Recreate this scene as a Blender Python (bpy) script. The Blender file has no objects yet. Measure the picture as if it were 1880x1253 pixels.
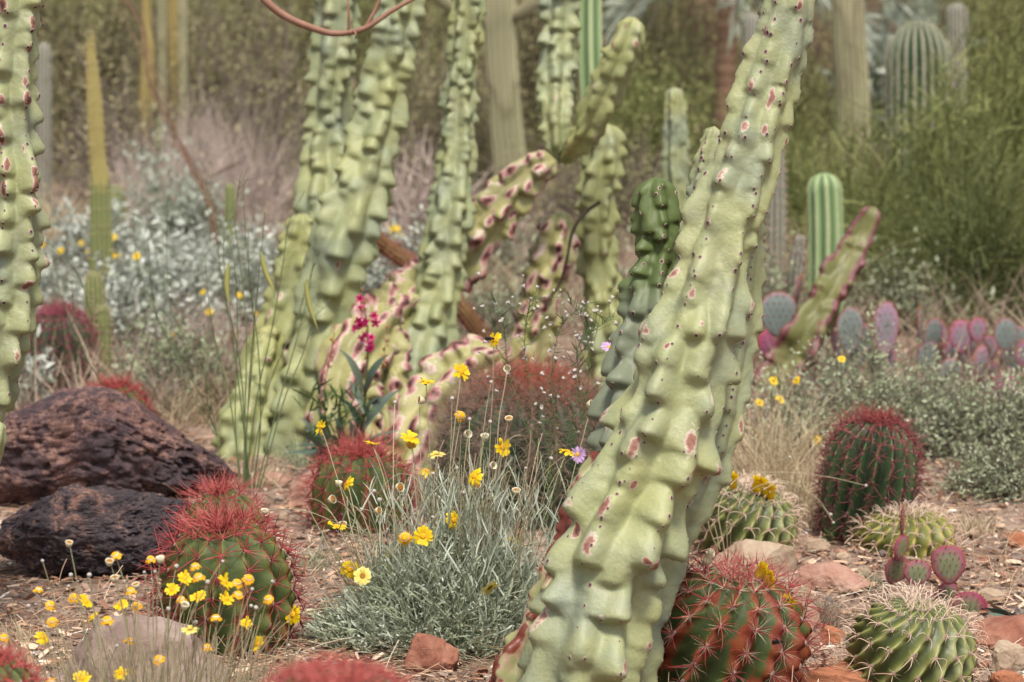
import bpy, math, random
import numpy as np
from mathutils import Vector, Quaternion, Matrix

RND = np.random.default_rng(11)
random.seed(11)
SC = bpy.context.scene
COL = SC.collection
PI = math.pi

# ---------------------------------------------------------------- camera geometry (photo px -> world)
FPX, CXP, CYP, CAMH = 4439.0, 940.0, 626.5, 1.07
PITCH = math.radians(7.52)
FW = np.array([0, math.cos(PITCH), -math.sin(PITCH)])
UP = np.array([0, math.sin(PITCH), math.cos(PITCH)])
RT = np.array([1.0, 0, 0])
CAM = np.array([0, 0, CAMH])


def P(px, py, D):
    return CAM + D * (FW + RT * (px - CXP) / FPX + UP * (CYP - py) / FPX)


# ---------------------------------------------------------------- numpy noise
def _h(ix, iy, iz, seed):
    n = (ix * 73856093) ^ (iy * 19349663) ^ (iz * 83492791) ^ (seed * 2654435 + 977)
    n = (n ^ (n >> 13)) * 1274126177 & 0x7fffffff
    n = (n ^ (n >> 16)) * 668265263 & 0x7fffffff
    return (n & 0xffff) / 65535.0


def vnoise(p, seed=0):
    p = np.asarray(p, float)
    i = np.floor(p).astype(np.int64)
    f = p - i
    f = f * f * (3 - 2 * f)
    r = 0
    for dx in (0, 1):
        wx = f[..., 0] if dx else 1 - f[..., 0]
        for dy in (0, 1):
            wy = f[..., 1] if dy else 1 - f[..., 1]
            for dz in (0, 1):
                wz = f[..., 2] if dz else 1 - f[..., 2]
                r = r + wx * wy * wz * _h(i[..., 0] + dx, i[..., 1] + dy, i[..., 2] + dz, seed)
    return r * 2 - 1


def fbm(p, octv=4, seed=0, gain=.5):
    a, s, r = 1.0, 1.0, 0
    for k in range(octv):
        r = r + a * vnoise(np.asarray(p) * s + k * 17.3, seed + k)
        a *= gain
        s *= 2.03
    return r


def n1(x, seed=0):
    x = np.asarray(x, float)
    return vnoise(np.stack([x, x * 0 + seed * 3.7, x * 0 + .5], -1), seed)


def gz(x, y):
    x = np.asarray(x, float)
    y = np.asarray(y, float)
    z = 0.012 * vnoise(np.stack([x * 1.7, y * 1.7, x * 0], -1), 5)
    return z + 0.02 * np.clip(y - 12, 0, 400) ** 1.15


def GD(px, D):                      # ground point under image column px at depth D
    p = P(px, 600, D)
    for _ in range(4):
        z = float(gz(p[0], p[1]))
        py = CYP - ((z - CAMH) / D + math.sin(PITCH)) / math.cos(PITCH) * FPX
        p = P(px, py, D)
    return p


def G(px, py):                      # ground point seen at pixel
    lo, hi = 1.0, 80.0
    for _ in range(40):
        m = (lo + hi) / 2
        q = P(px, py, m)
        if q[2] > float(gz(q[0], q[1])):
            lo = m
        else:
            hi = m
    return P(px, py, lo), lo


# ---------------------------------------------------------------- mesh accumulation
class MB:
    def __init__(s):
        s.v, s.q, s.t, s.a, s.b, s.n = [], [], [], [], [], 0

    def add(s, v, q=None, t=None, a=None, b=None):
        v = np.asarray(v, np.float32).reshape(-1, 3)
        k = len(v)
        if k == 0:
            return
        s.v.append(v)
        if q is not None and len(q):
            s.q.append(np.asarray(q, np.int64).reshape(-1, 4) + s.n)
        if t is not None and len(t):
            s.t.append(np.asarray(t, np.int64).reshape(-1, 3) + s.n)
        s.a.append(np.broadcast_to(np.asarray(0 if a is None else a, np.float32).reshape(-1), (k,)) if np.size(a) in (1, k) else np.zeros(k, np.float32))
        s.b.append(np.broadcast_to(np.asarray(0 if b is None else b, np.float32).reshape(-1), (k,)) if np.size(b) in (1, k) else np.zeros(k, np.float32))
        s.n += k

    def mesh(s, name, mat, org=(0, 0, 0), smooth=True):
        me = bpy.data.meshes.new(name)
        if s.n == 0:
            return me
        v = np.concatenate(s.v) - np.asarray(org, np.float32)
        q = np.concatenate(s.q) if s.q else np.zeros((0, 4), np.int64)
        t = np.concatenate(s.t) if s.t else np.zeros((0, 3), np.int64)
        me.vertices.add(len(v))
        me.vertices.foreach_set('co', v.ravel())
        nl = len(q) * 4 + len(t) * 3
        me.loops.add(nl)
        me.loops.foreach_set('vertex_index', np.concatenate([q.ravel(), t.ravel()]).astype(np.int32))
        me.polygons.add(len(q) + len(t))
        st = np.concatenate([np.arange(len(q)) * 4, len(q) * 4 + np.arange(len(t)) * 3]).astype(np.int32)
        me.polygons.foreach_set('loop_start', st)
        me.polygons.foreach_set('use_smooth', np.full(len(st), smooth))
        me.update(calc_edges=True)
        for nm, arr in (('a', s.a), ('b', s.b)):
            at = me.attributes.new(nm, 'FLOAT', 'POINT')
            at.data.foreach_set('value', np.concatenate(arr).astype(np.float32))
        me.materials.append(mat)
        return me

    def build(s, name, mat, parent=None, smooth=True, org=None):
        if s.n == 0:
            return None
        o0 = org if org is not None else (ORG[parent.name] if parent is not None else (0, 0, 0))
        o = bpy.data.objects.new(name, s.mesh(name, mat, o0, smooth))
        COL.objects.link(o)
        if parent is not None:
            o.parent = parent
        elif org is not None:
            o.location = org
        ORG[o.name] = o0
        return o


ORG = {}


def tag(o, label=None, cat=None, group=None, kind=None):
    if label: o['label'] = label
    if cat: o['category'] = cat
    if group: o['group'] = group
    if kind: o['kind'] = kind
    return o


def thing(name, label, cat, loc, group=None):
    o = bpy.data.objects.new(name, None)
    COL.objects.link(o)
    o.location = [float(c) for c in loc]
    o.empty_display_size = .05
    ORG[o.name] = tuple(float(c) for c in loc)
    return tag(o, label, cat, group)


def place(me, name, parent, loc, d=None, scale=1.0, spin=0.0):
    """link an object with shared mesh data at world position loc, local +Z turned to d"""
    o = bpy.data.objects.new(name, me)
    COL.objects.link(o)
    o.parent = parent
    og = ORG[parent.name]
    o.location = [float(loc[i] - og[i]) for i in range(3)]
    if d is not None:
        q = Vector([float(x) for x in d]).normalized().to_track_quat('Z', 'Y') @ Quaternion((0, 0, 1), spin)
        o.rotation_mode = 'QUATERNION'
        o.rotation_quaternion = q
    o.scale = (scale,) * 3
    ORG[o.name] = tuple(loc)
    return o


def unit(v):
    v = np.asarray(v, float)
    return v / np.maximum(np.linalg.norm(v, axis=-1, keepdims=True), 1e-9)


def rdir(n, r=RND):
    return unit(r.normal(size=(n, 3)))


def tubes(m, paths, rad, sides=3, a=0, cap=False):
    """K tubes at once; paths (K,S,3), rad (K,S) or (S,), a (K,)"""
    paths = np.asarray(paths, float)
    if paths.ndim == 2: paths = paths[None]
    K, S, _ = paths.shape
    rad = np.broadcast_to(np.asarray(rad, float), (K, S))
    T = unit(np.gradient(paths, axis=1))
    ref = np.zeros((K, 1, 3))
    d0 = unit(paths[:, -1] - paths[:, 0])
    ref[:, 0] = np.where(np.abs(d0[:, 2:3]) > .8, np.array([[1., 0, 0]]), np.array([[0, 0, 1.]]))
    A = unit(np.cross(T, np.broadcast_to(ref, T.shape)))
    B = np.cross(T, A)
    th = np.arange(sides) * 2 * PI / sides
    V = paths[:, :, None] + rad[:, :, None, None] * (A[:, :, None] * np.cos(th)[None, None, :, None] + B[:, :, None] * np.sin(th)[None, None, :, None])
    i = np.arange(S - 1)[:, None] * sides
    j = np.arange(sides)[None]
    f = np.stack([i + j, i + (j + 1) % sides, i + sides + (j + 1) % sides, i + sides + j], -1).reshape(-1, 4)
    F = (f[None] + (np.arange(K) * S * sides)[:, None, None]).reshape(-1, 4)
    a = np.broadcast_to(np.asarray(a, float).reshape(-1), (K,))
    bb = np.broadcast_to(np.linspace(0, 1, S)[None, :, None], (K, S, sides)).ravel()
    m.add(V.reshape(-1, 3), q=F, a=np.repeat(a, S * sides), b=bb)


def curves(base, d, L, bend, S=4):
    """K bent paths"""
    t = np.linspace(0, 1, S)[None, :, None]
    L = np.asarray(L, float).reshape(-1, 1, 1)
    return base[:, None] + L * (d[:, None] * t + bend[:, None] * t * t)


def blades(m, paths, width, side=None, a=0, fold=0.0, prof=None):
    """K ribbons; width (K,), side (K,3)"""
    paths = np.asarray(paths, float)
    K, S, _ = paths.shape
    T = unit(np.gradient(paths, axis=1))
    if side is None:
        side = rdir(K)
    W = unit(np.cross(T, np.broadcast_to(side[:, None], T.shape)))
    N = np.cross(W, T)
    if prof is None:
        t = np.linspace(0, 1, S)
        prof = np.clip(np.sin(PI * (t * .93 + .07)) ** .7, .05, 1)
    w = np.asarray(width, float).reshape(-1, 1, 1) * prof[None, :, None] * .5
    a = np.broadcast_to(np.asarray(a, float).reshape(-1), (K,))
    if fold:
        V = np.stack([paths - W * w + N * w * fold, paths, paths + W * w + N * w * fold], 2)
        c = 3
    else:
        V = np.stack([paths - W * w, paths + W * w], 2)
        c = 2
    i = np.arange(S - 1)[:, None] * c
    j = np.arange(c - 1)[None]
    f = np.stack([i + j, i + j + 1, i + c + j + 1, i + c + j], -1).reshape(-1, 4)
    F = (f[None] + (np.arange(K) * S * c)[:, None, None]).reshape(-1, 4)
    bb = np.broadcast_to(np.linspace(0, 1, S)[None, :, None], (K, S, c)).ravel()
    m.add(V.reshape(-1, 3), q=F, a=np.repeat(a, S * c), b=bb)


def leaves(m, pos, d, L, W, a, r=RND):
    """K small leaves, each four corners with a crease"""
    K = len(pos)
    L = np.asarray(L, float).reshape(-1, 1) * np.ones((K, 1))
    W = np.asarray(W, float).reshape(-1, 1) * np.ones((K, 1))
    s = unit(np.cross(d, rdir(K, r)))
    n = np.cross(d, s)
    V = np.stack([pos, pos + d * L * .5 + s * W * .5 + n * W * .2, pos + d * L, pos + d * L * .5 - s * W * .5 + n * W * .2], 1)
    k = np.arange(K)[:, None] * 4
    t = np.concatenate([k + np.array([[0, 1, 2]]), k + np.array([[0, 2, 3]])])
    a = np.broadcast_to(np.asarray(a, float).reshape(-1), (K,))
    m.add(V.reshape(-1, 3), t=t, a=np.repeat(a, 4), b=np.tile([0, .5, 1, .5], K))


def crom(pts, n=16):
    p = np.asarray(pts, float)
    p = np.vstack([2 * p[0] - p[1], p, 2 * p[-1] - p[-2]])
    out = []
    for i in range(1, len(p) - 2):
        t = np.linspace(0, 1, n, endpoint=False)[:, None]
        a, b, c, d = p[i - 1], p[i], p[i + 1], p[i + 2]
        out.append(.5 * (2 * b + (c - a) * t + (2 * a - 5 * b + 4 * c - d) * t * t + (3 * b - a - 3 * c + d) * t ** 3))
    out.append(p[-2][None])
    return np.vstack(out)


def resample(p, step=None, n=None):
    """p (N,k): first 3 columns are xyz"""
    seg = np.linalg.norm(np.diff(p[:, :3], axis=0), axis=1)
    s = np.concatenate([[0], np.cumsum(seg)])
    if n is None: n = max(4, int(s[-1] / step) + 1)
    u = np.linspace(0, s[-1], n)
    return np.stack([np.interp(u, s, p[:, k]) for k in range(p.shape[1])], 1), u


def frames(c):
    T = unit(np.gradient(c, axis=0))
    N = np.zeros_like(c)
    n = np.cross(T[0], [0, -1, 0])
    n = np.cross(n, T[0]); n = n / np.linalg.norm(n)
    for i in range(len(c)):
        n = n - T[i] * np.dot(n, T[i])
        n = n / np.linalg.norm(n)
        N[i] = n
    return T, N, np.cross(T, N)


def wrap(x):
    return (x + PI) % (2 * PI) - PI


def grid_faces(ns, nc):
    i = np.arange(ns - 1)[:, None] * nc
    j = np.arange(nc)[None]
    return np.stack([i + j, i + (j + 1) % nc, i + nc + (j + 1) % nc, i + nc + j], -1).reshape(-1, 4)


# ---------------------------------------------------------------- materials
def lin(c, k=1.0):
    r = []
    for x in c:
        x = x / 255.0
        r.append(k * (x / 12.92 if x <= .04045 else ((x + .055) / 1.055) ** 2.4))
    return r


KA = 0.60      # photo sRGB -> albedo factor


def gmat(name, layers, rough=.7, bump=(), transl=0.0, spec=.3, k=None, sss=0):
    """layers: list of dict(stops=[(pos, (r,g,b) photo colour, alpha)], wa, wb, n=[(scale, weight, detail)], off, vor)"""
    m = bpy.data.materials.new(name)
    m.use_nodes = True
    nt = m.node_tree
    N, Lk = nt.nodes, nt.links
    bs = N['Principled BSDF']
    tc = N.new('ShaderNodeTexCoord')
    kk = KA if k is None else k

    def mth(op, x, y):
        n = N.new('ShaderNodeMath'); n.operation = op
        for i, v in enumerate((x, y)):
            if isinstance(v, (int, float)): n.inputs[i].default_value = v
            else: Lk.new(v, n.inputs[i])
        return n.outputs[0]

    def noise(sc, det=3, dist=0):
        n = N.new('ShaderNodeTexNoise')
        n.inputs['Scale'].default_value = sc
        n.inputs['Detail'].default_value = det
        n.inputs['Distortion'].default_value = dist
        Lk.new(tc.outputs['Object'], n.inputs['Vector'])
        return n.outputs['Fac']
    col = None
    for ly in layers:
        f = float(ly.get('off', 0))
        for key, nm in (('wa', 'a'), ('wb', 'b')):
            if ly.get(key):
                at = N.new('ShaderNodeAttribute'); at.attribute_name = nm
                f = mth('ADD', mth('MULTIPLY', at.outputs['Fac'], ly[key]), f)
        if ly.get('prod'):          # product of the two attributes
            a1 = N.new('ShaderNodeAttribute'); a1.attribute_name = 'a'
            a2 = N.new('ShaderNodeAttribute'); a2.attribute_name = 'b'
            f = mth('ADD', mth('MULTIPLY', mth('MULTIPLY', a1.outputs['Fac'], a2.outputs['Fac']), ly['prod']), f)
        for sp in ly.get('n', ()):
            f = mth('ADD', mth('MULTIPLY', mth('SUBTRACT', noise(sp[0], sp[2] if len(sp) > 2 else 3, sp[3] if len(sp) > 3 else 0), .5), sp[1]), f)
        if ly.get('vor'):
            v = N.new('ShaderNodeTexVoronoi'); v.inputs['Scale'].default_value = ly['vor'][0]
            Lk.new(tc.outputs['Object'], v.inputs['Vector'])
            o = v.outputs['Distance'] if len(ly['vor']) < 3 else v.outputs['Color']
            f = mth('ADD', mth('MULTIPLY', o, ly['vor'][1]), f)
        cr = N.new('ShaderNodeValToRGB')
        st = ly['stops']
        el = cr.color_ramp.elements
        while len(el) < len(st): el.new(.5)
        for e, s_ in zip(el, st):
            e.position = s_[0]
        for e, s_ in zip(el, st):
            e.color = (*lin(s_[1], kk), s_[2] if len(s_) > 2 else 1)
        if isinstance(f, float): cr.inputs[0].default_value = f
        else: Lk.new(f, cr.inputs[0])
        if col is None:
            col = cr.outputs[0]
        else:
            mx = N.new('ShaderNodeMix'); mx.data_type = 'RGBA'
            Lk.new(cr.outputs[1], mx.inputs[0])
            Lk.new(col, mx.inputs[6]); Lk.new(cr.outputs[0], mx.inputs[7])
            col = mx.outputs[2]
    Lk.new(col, bs.inputs['Base Color'])
    bs.inputs['Roughness'].default_value = rough
    bs.inputs['Specular IOR Level'].default_value = spec
    if bump:
        prev = None
        for sc, dist in bump:
            b = N.new('ShaderNodeBump'); b.inputs['Distance'].default_value = dist
            b.inputs['Strength'].default_value = 1
            Lk.new(noise(sc, 4), b.inputs['Height'])
            if prev is not None: Lk.new(prev, b.inputs['Normal'])
            prev = b.outputs[0]
        Lk.new(prev, bs.inputs['Normal'])
    if transl:
        tr = N.new('ShaderNodeBsdfTranslucent'); mix = N.new('ShaderNodeMixShader')
        Lk.new(col, tr.inputs[0])
        mix.inputs[0].default_value = transl
        Lk.new(bs.outputs[0], mix.inputs[1]); Lk.new(tr.outputs[0], mix.inputs[2])
        Lk.new(mix.outputs[0], N['Material Output'].inputs[0])
    return m


def lmat(name, *cols, rough=.7, transl=.25, spec=.2, n=None, k=None):
    """leaf material: per-leaf tone 'a' picks along the colours"""
    st = [(i / (len(cols) - 1), c) for i, c in enumerate(cols)]
    return gmat(name, [dict(stops=st, wa=1, n=n or [])], rough=rough, transl=transl, spec=spec, k=.85 if k is None else k)


def totem_mat(name, c1, c2, c3, scar=1.0, rough=.5, so=.0, sc=((208, 184, 166), (178, 128, 112), (146, 96, 82), (120, 76, 66))):
    return gmat(name, [
        dict(stops=[(.3, c2), (.5, c1), (.72, c3)], off=.5, n=[(7, .9, 3), (35, .22, 3)]),
        dict(stops=[(0, (150, 160, 120), 0), (.55, (150, 150, 120), 0), (.7, (185, 175, 150), .5), (.8, (190, 180, 155), .1)], off=.5, n=[(160, .9, 2), (12, .5, 2), (420, .5, 1)]),
        dict(stops=[(0, (0, 0, 0), 0), (.40, (205, 190, 165), 0), (.44, (216, 204, 186), 1), (.50, sc[0], 1), (.58, sc[1], 1), (.74, sc[2], 1), (.88, sc[3], 1), (1, (84, 54, 50), 1)],
             wa=scar, n=[(42, .8, 5, .9), (150, .35, 2)], off=so),
    ], rough=rough, bump=[(45, .0007), (140, .0012), (500, .0004)], spec=.35)


MT = {}
MT['totem'] = totem_mat('pale_green_skin', (172, 178, 132), (150, 160, 138), (188, 188, 128))
MT['totem_far'] = totem_mat('grey_green_skin', (160, 168, 124), (146, 158, 136), (176, 178, 118))
MT['totem_yellow'] = totem_mat('yellow_green_skin', (170, 174, 114), (156, 164, 124), (188, 184, 120))
MT['totem_pink'] = totem_mat('pink_scarred_skin', (176, 172, 112), (164, 160, 112), (190, 182, 120), so=.12, sc=((222, 196, 182), (206, 158, 150), (186, 128, 124), (150, 96, 92)))
MT['totem_young'] = gmat('dark_green_skin', [
    dict(stops=[(0, (136, 144, 120)), (.4, (132, 142, 114)), (.65, (106, 122, 76)), (1, (100, 116, 64))], wb=1, n=[(20, .2, 3)]),
    dict(stops=[(0, (0, 0, 0), 0), (.62, (120, 120, 90), 0), (.7, (196, 180, 156), .9), (1, (120, 70, 60), 1)], wa=.9, n=[(60, .5, 3)])],
    rough=.52, spec=.3, bump=[(60, .0012)])
MT['rust'] = gmat('rust_scarred_skin', [
    dict(stops=[(.3, (108, 50, 40)), (.48, (132, 66, 50)), (.54, (186, 160, 132)), (.58, (170, 168, 118)), (.75, (160, 165, 115))], off=.56, wa=-.15, n=[(16, 1.1, 4, .8)])], rough=.42, bump=[(60, .0012)])
MT['areole'] = gmat('areole_wool', [dict(stops=[(0, (80, 58, 66)), (.45, (96, 70, 78)), (.7, (196, 172, 164)), (1, (176, 172, 130))], wb=1)], rough=.9)
# ---------------------------------------------------------------- cactus stems with lumps
def stem(parent, path, mat, seed, nrib=6, nc=120, step=.005, amp=.24, dens=1.0, scar=.3, base=.76, droop=.35, ribw=.30,
         name='stem', areoles=0, cap=True, twist=.0, tone=None, knobw=1.0, wav=.07, skip=.12, streaks=.5, ampf=None, angw=1.0):
    """path: list of (px, py, D, radius_px) from the top down or bottom up; turned bottom up here"""
    r = np.random.default_rng(seed)
    w = np.array([[*P(a, b, d), rr * d / FPX] for a, b, d, rr in path])
    if w[0, 2] > w[-1, 2]: w = w[::-1]
    c4, s = resample(crom(w), step)
    c, R = c4[:, :3], c4[:, 3]
    ns = len(c)
    T, N, B = frames(c)
    Ltot = s[-1]
    Rm = float(np.mean(R))
    if cap:
        Re = R[-1]
        d_end = np.clip((Ltot - s) / (Re * .9), 0, 1)
        R = R * np.sqrt(np.clip(1 - (1 - d_end) ** 2, 0.0004, 1))
    th = np.arange(nc) * 2 * PI / nc
    ph0 = r.uniform(0, 2 * PI)
    u = s / Rm
    ribth = [ph0 + 2 * PI * k / nrib + twist * u + .22 * n1(u * .35, seed * 7 + k) for k in range(nrib)]
    ridge = np.zeros((ns, nc))
    rw = ribw * 2 * PI / nrib
    for k in range(nrib):
        d = np.abs(wrap(th[None] - ribth[k][:, None]))
        am = np.clip(.8 + .45 * n1(u * .6, seed * 3 + 50 + k), .25, 1.1)
        ridge = np.maximum(ridge, am[:, None] * np.exp(-(d / rw) ** 1.8))
    K = np.zeros((ns, nc)); SCA = np.zeros((ns, nc))
    for _ in range(int(streaks * Ltot / Rm)):
        i = r.integers(2, ns - 2); k = r.integers(nrib)
        dss = ((s - s[i]) / Rm)[:, None]
        dt = wrap(th[None] - ribth[k][:, None] - r.normal() * .12)
        SCA = np.maximum(SCA, r.uniform(.5, .95) * np.exp(-(dss / r.uniform(.08, .32)) ** 2 - (dt / r.uniform(.05, .11)) ** 2))
    ar = []
    for k in range(nrib):
        sk = r.uniform(.1, .6) * Rm
        while sk < Ltot - .2 * Rm:
            i = int(np.interp(sk, s, np.arange(ns)))
            Rk = max(c4[i, 3], 1e-4)
            big = r.random()
            a = amp * (.45 + .9 * big ** 1.2) * (1 if ampf is None else float(np.interp(sk / Ltot, *zip(*ampf))))
            if r.random() < skip:
                sk += Rk * r.uniform(.5, 1.1) / dens
                continue
            t0 = ribth[k][i] + r.normal() * .17
            long_ = r.random() < .3
            su, sd, st = ((.55 if long_ else .24) + .2 * r.random()) * knobw, (.15 + .09 * r.random()) * knobw, (.20 + .13 * r.random()) * (6 / nrib) ** .5 * knobw * angw
            ds = (s - sk) / Rk
            sel = np.where(np.abs(ds) < 2.2)[0]
            dss = ds[sel][:, None]
            dt = wrap(th[None] - t0)
            dq = dss - .10 * np.cos(np.clip(dt / st, -2, 2) * 1.2)
            s1 = st * 1.3
            rho = np.sqrt((dt / s1) ** 2 + np.where(dq > 0, dq / (su * 1.3), dq / (sd * 1.5)) ** 2)
            f = np.exp(-rho ** 2.3) * .85 + .15 * np.exp(-rho ** 2 * .5)
            K[sel] = (K[sel] ** 3 + (a * f) ** 3) ** (1 / 3)
            if r.random() < .15 + scar:
                sc = min(1., scar * r.uniform(.5, 1.4) + .25)
                off = r.normal() * .15
                g = sc * np.exp(-((dss - .1 - off) / (.26 + .2 * r.random())) ** 2 - (wrap(dt - r.normal() * .1) / (st * .55)) ** 2)
                SCA[sel] = np.maximum(SCA[sel], g)
            ar.append((i, t0))
            sk += Rk * r.uniform(.55, 1.25) / dens
    if scar > .35:
        SCA = np.maximum(SCA, ridge * (.16 + .55 * n1(u * 1.6, seed + 5))[:, None] * scar)
    pts = np.stack([np.broadcast_to(u[:, None] * .8, K.shape), np.cos(th)[None] * 1.2 + 0 * K, np.sin(th)[None] * 1.2 + 0 * K], -1)
    low = fbm(pts, 2, seed)
    pts2 = np.stack([np.broadcast_to(u[:, None] * 2.6, K.shape), np.cos(th)[None] * 2.6 + 0 * K, np.sin(th)[None] * 2.6 + 0 * K], -1)
    hi = fbm(pts2, 2, seed + 9)
    rel = base + (1 - base) * ridge + wav * low + wav * .55 * hi + K
    fade = np.clip((Ltot - s) / Rm, 0, 1)[:, None] if cap else 1
    RR = R[:, None] * rel
    V = c[:, None] + RR[..., None] * (N[:, None] * np.cos(th)[None, :, None] + B[:, None] * np.sin(th)[None, :, None]) - T[:, None] * (droop * K * R[:, None])[..., None]
    F = grid_faces(ns, nc)
    m = MB()
    bb = ridge if tone is None else np.broadcast_to(np.interp(s, [0, Ltot * .5, Ltot * .78, Ltot], tone)[:, None], K.shape)
    m.add(V.reshape(-1, 3), q=F, a=SCA.ravel(), b=bb.ravel())
    if cap:
        top = V[-1].mean(0)
        m.add(np.vstack([V[-1], top[None]]), t=[[k, (k + 1) % nc, nc] for k in range(nc)])
    o = m.build(name, mat, parent)
    if areoles:
        am = MB()
        A = []
        for k in range(nrib):
            sk = .2 * Rm
            while sk < Ltot - .15 * Rm:
                i = int(np.interp(sk, s, np.arange(ns)))
                A.append((i, ribth[k][i]))
                sk += areoles * r.uniform(.7, 1.5)
        for i, t0 in ar: A.append((max(i - 0, 0), t0))
        for i, t0 in A:
            j = int(round((t0 % (2 * PI)) / (2 * PI) * nc)) % nc
            if i < 2 or i > ns - 3: continue
            p = V[i, j]
            n = np.cross(V[i, (j + 1) % nc] - V[i, j - 1], V[i + 1, j] - V[i - 1, j])
            n = n / max(np.linalg.norm(n), 1e-9)
            if np.dot(n, p - c[i]) < 0: n = -n
            up = unit(V[i + 1, j] - V[i - 1, j]); sd = np.cross(n, up)
            q = r.uniform(.0012, .0034)
            ang = np.arange(8) * PI / 4
            ring = lambda k, h: p + n * h + (np.cos(ang)[:, None] * sd * k + np.sin(ang)[:, None] * up * k * 1.3) * q
            v = np.vstack([ring(1.35, -.0008), ring(.95, .0009), ring(.45, .0006), (p + n * .0002)[None]])
            f = grid_faces(3, 8)
            m2 = [[16 + x, 16 + (x + 1) % 8, 24] for x in range(8)]
            am.add(v, q=f, t=m2, b=np.repeat([1, .75, .2, .1], [8, 8, 8, 1]))
        tag(am.build('areoles', MT['areole'], o), kind='stuff')
    return o


# ---------------------------------------------------------------- straight ribbed columns
def column(parent, path, mat, seed, nrib=14, depth=.16, nc=None, step=.02, spines=None, name='stem', tone=(0, 1), wav=.02, topr=1.0):
    r = np.random.default_rng(seed)
    w = np.array([[*P(a, b, d), rr * d / FPX] for a, b, d, rr in path])
    if w[0, 2] > w[-1, 2]: w = w[::-1]
    c4, s = resample(crom(w), step)
    L = s[-1]
    Re = c4[-1, 3] * topr
    # finer rows near the tip
    u = np.concatenate([s[s < L - Re], L - Re + Re * np.sin(np.linspace(0, PI / 2, 9))])
    c = np.stack([np.interp(u, s, c4[:, k]) for k in range(4)], 1)
    s = u
    R = c[:, 3] * np.sqrt(np.clip(1 - (1 - np.clip((L - s) / Re, 0, 1)) ** 2, .0005, 1))
    c = c[:, :3]
    nc = nc or nrib * 8
    T, N, B = frames(c)
    th = np.arange(nc) * 2 * PI / nc
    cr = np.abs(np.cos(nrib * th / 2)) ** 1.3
    ns = len(c)
    low = fbm(np.stack([np.broadcast_to(s[:, None] / R.max() * .6, (ns, nc)), np.cos(th)[None] + np.zeros((ns, 1)), np.sin(th)[None] + np.zeros((ns, 1))], -1), 2, seed)
    rel = 1 - depth * (1 - cr)[None] + wav * low
    out = N[:, None] * np.cos(th)[None, :, None] + B[:, None] * np.sin(th)[None, :, None]
    V = c[:, None] + (R[:, None] * rel)[..., None] * out
    m = MB()
    tn = np.interp(s / L, [0, 1], tone)[:, None] + .06 * low
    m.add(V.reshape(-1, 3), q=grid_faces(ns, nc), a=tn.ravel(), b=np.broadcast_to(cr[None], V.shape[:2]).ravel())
    o = m.build(name, mat, parent)
    if spines:
        sm, spacing, Ls, ks, rad = spines
        S = MB()
        pos, dr = [], []
        for k in range(nrib):
            t = 2 * PI * k / nrib
            j = int(round(t / (2 * PI) * nc)) % nc
            q = r.uniform(0, spacing)
            while q < L:
                i = min(int(np.searchsorted(s, q)), ns - 1)
                for _ in range(ks):
                    pos.append(V[i, j]); dr.append(out[i, j] * .8 + r.normal(size=3) * .6 + T[i] * .2)
                q += spacing
        pos, dr = np.array(pos), unit(np.array(dr))
        nK = len(pos)
        Lk = Ls * r.uniform(.5, 1.2, nK)
        tubes(S, curves(pos, dr, Lk, r.normal(size=(nK, 3)) * .1, 3), np.array([1, .7, .15]) * rad, 3, r.random(nK))
        tag(S.build('spines', sm, o), kind='stuff')
    return o


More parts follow.
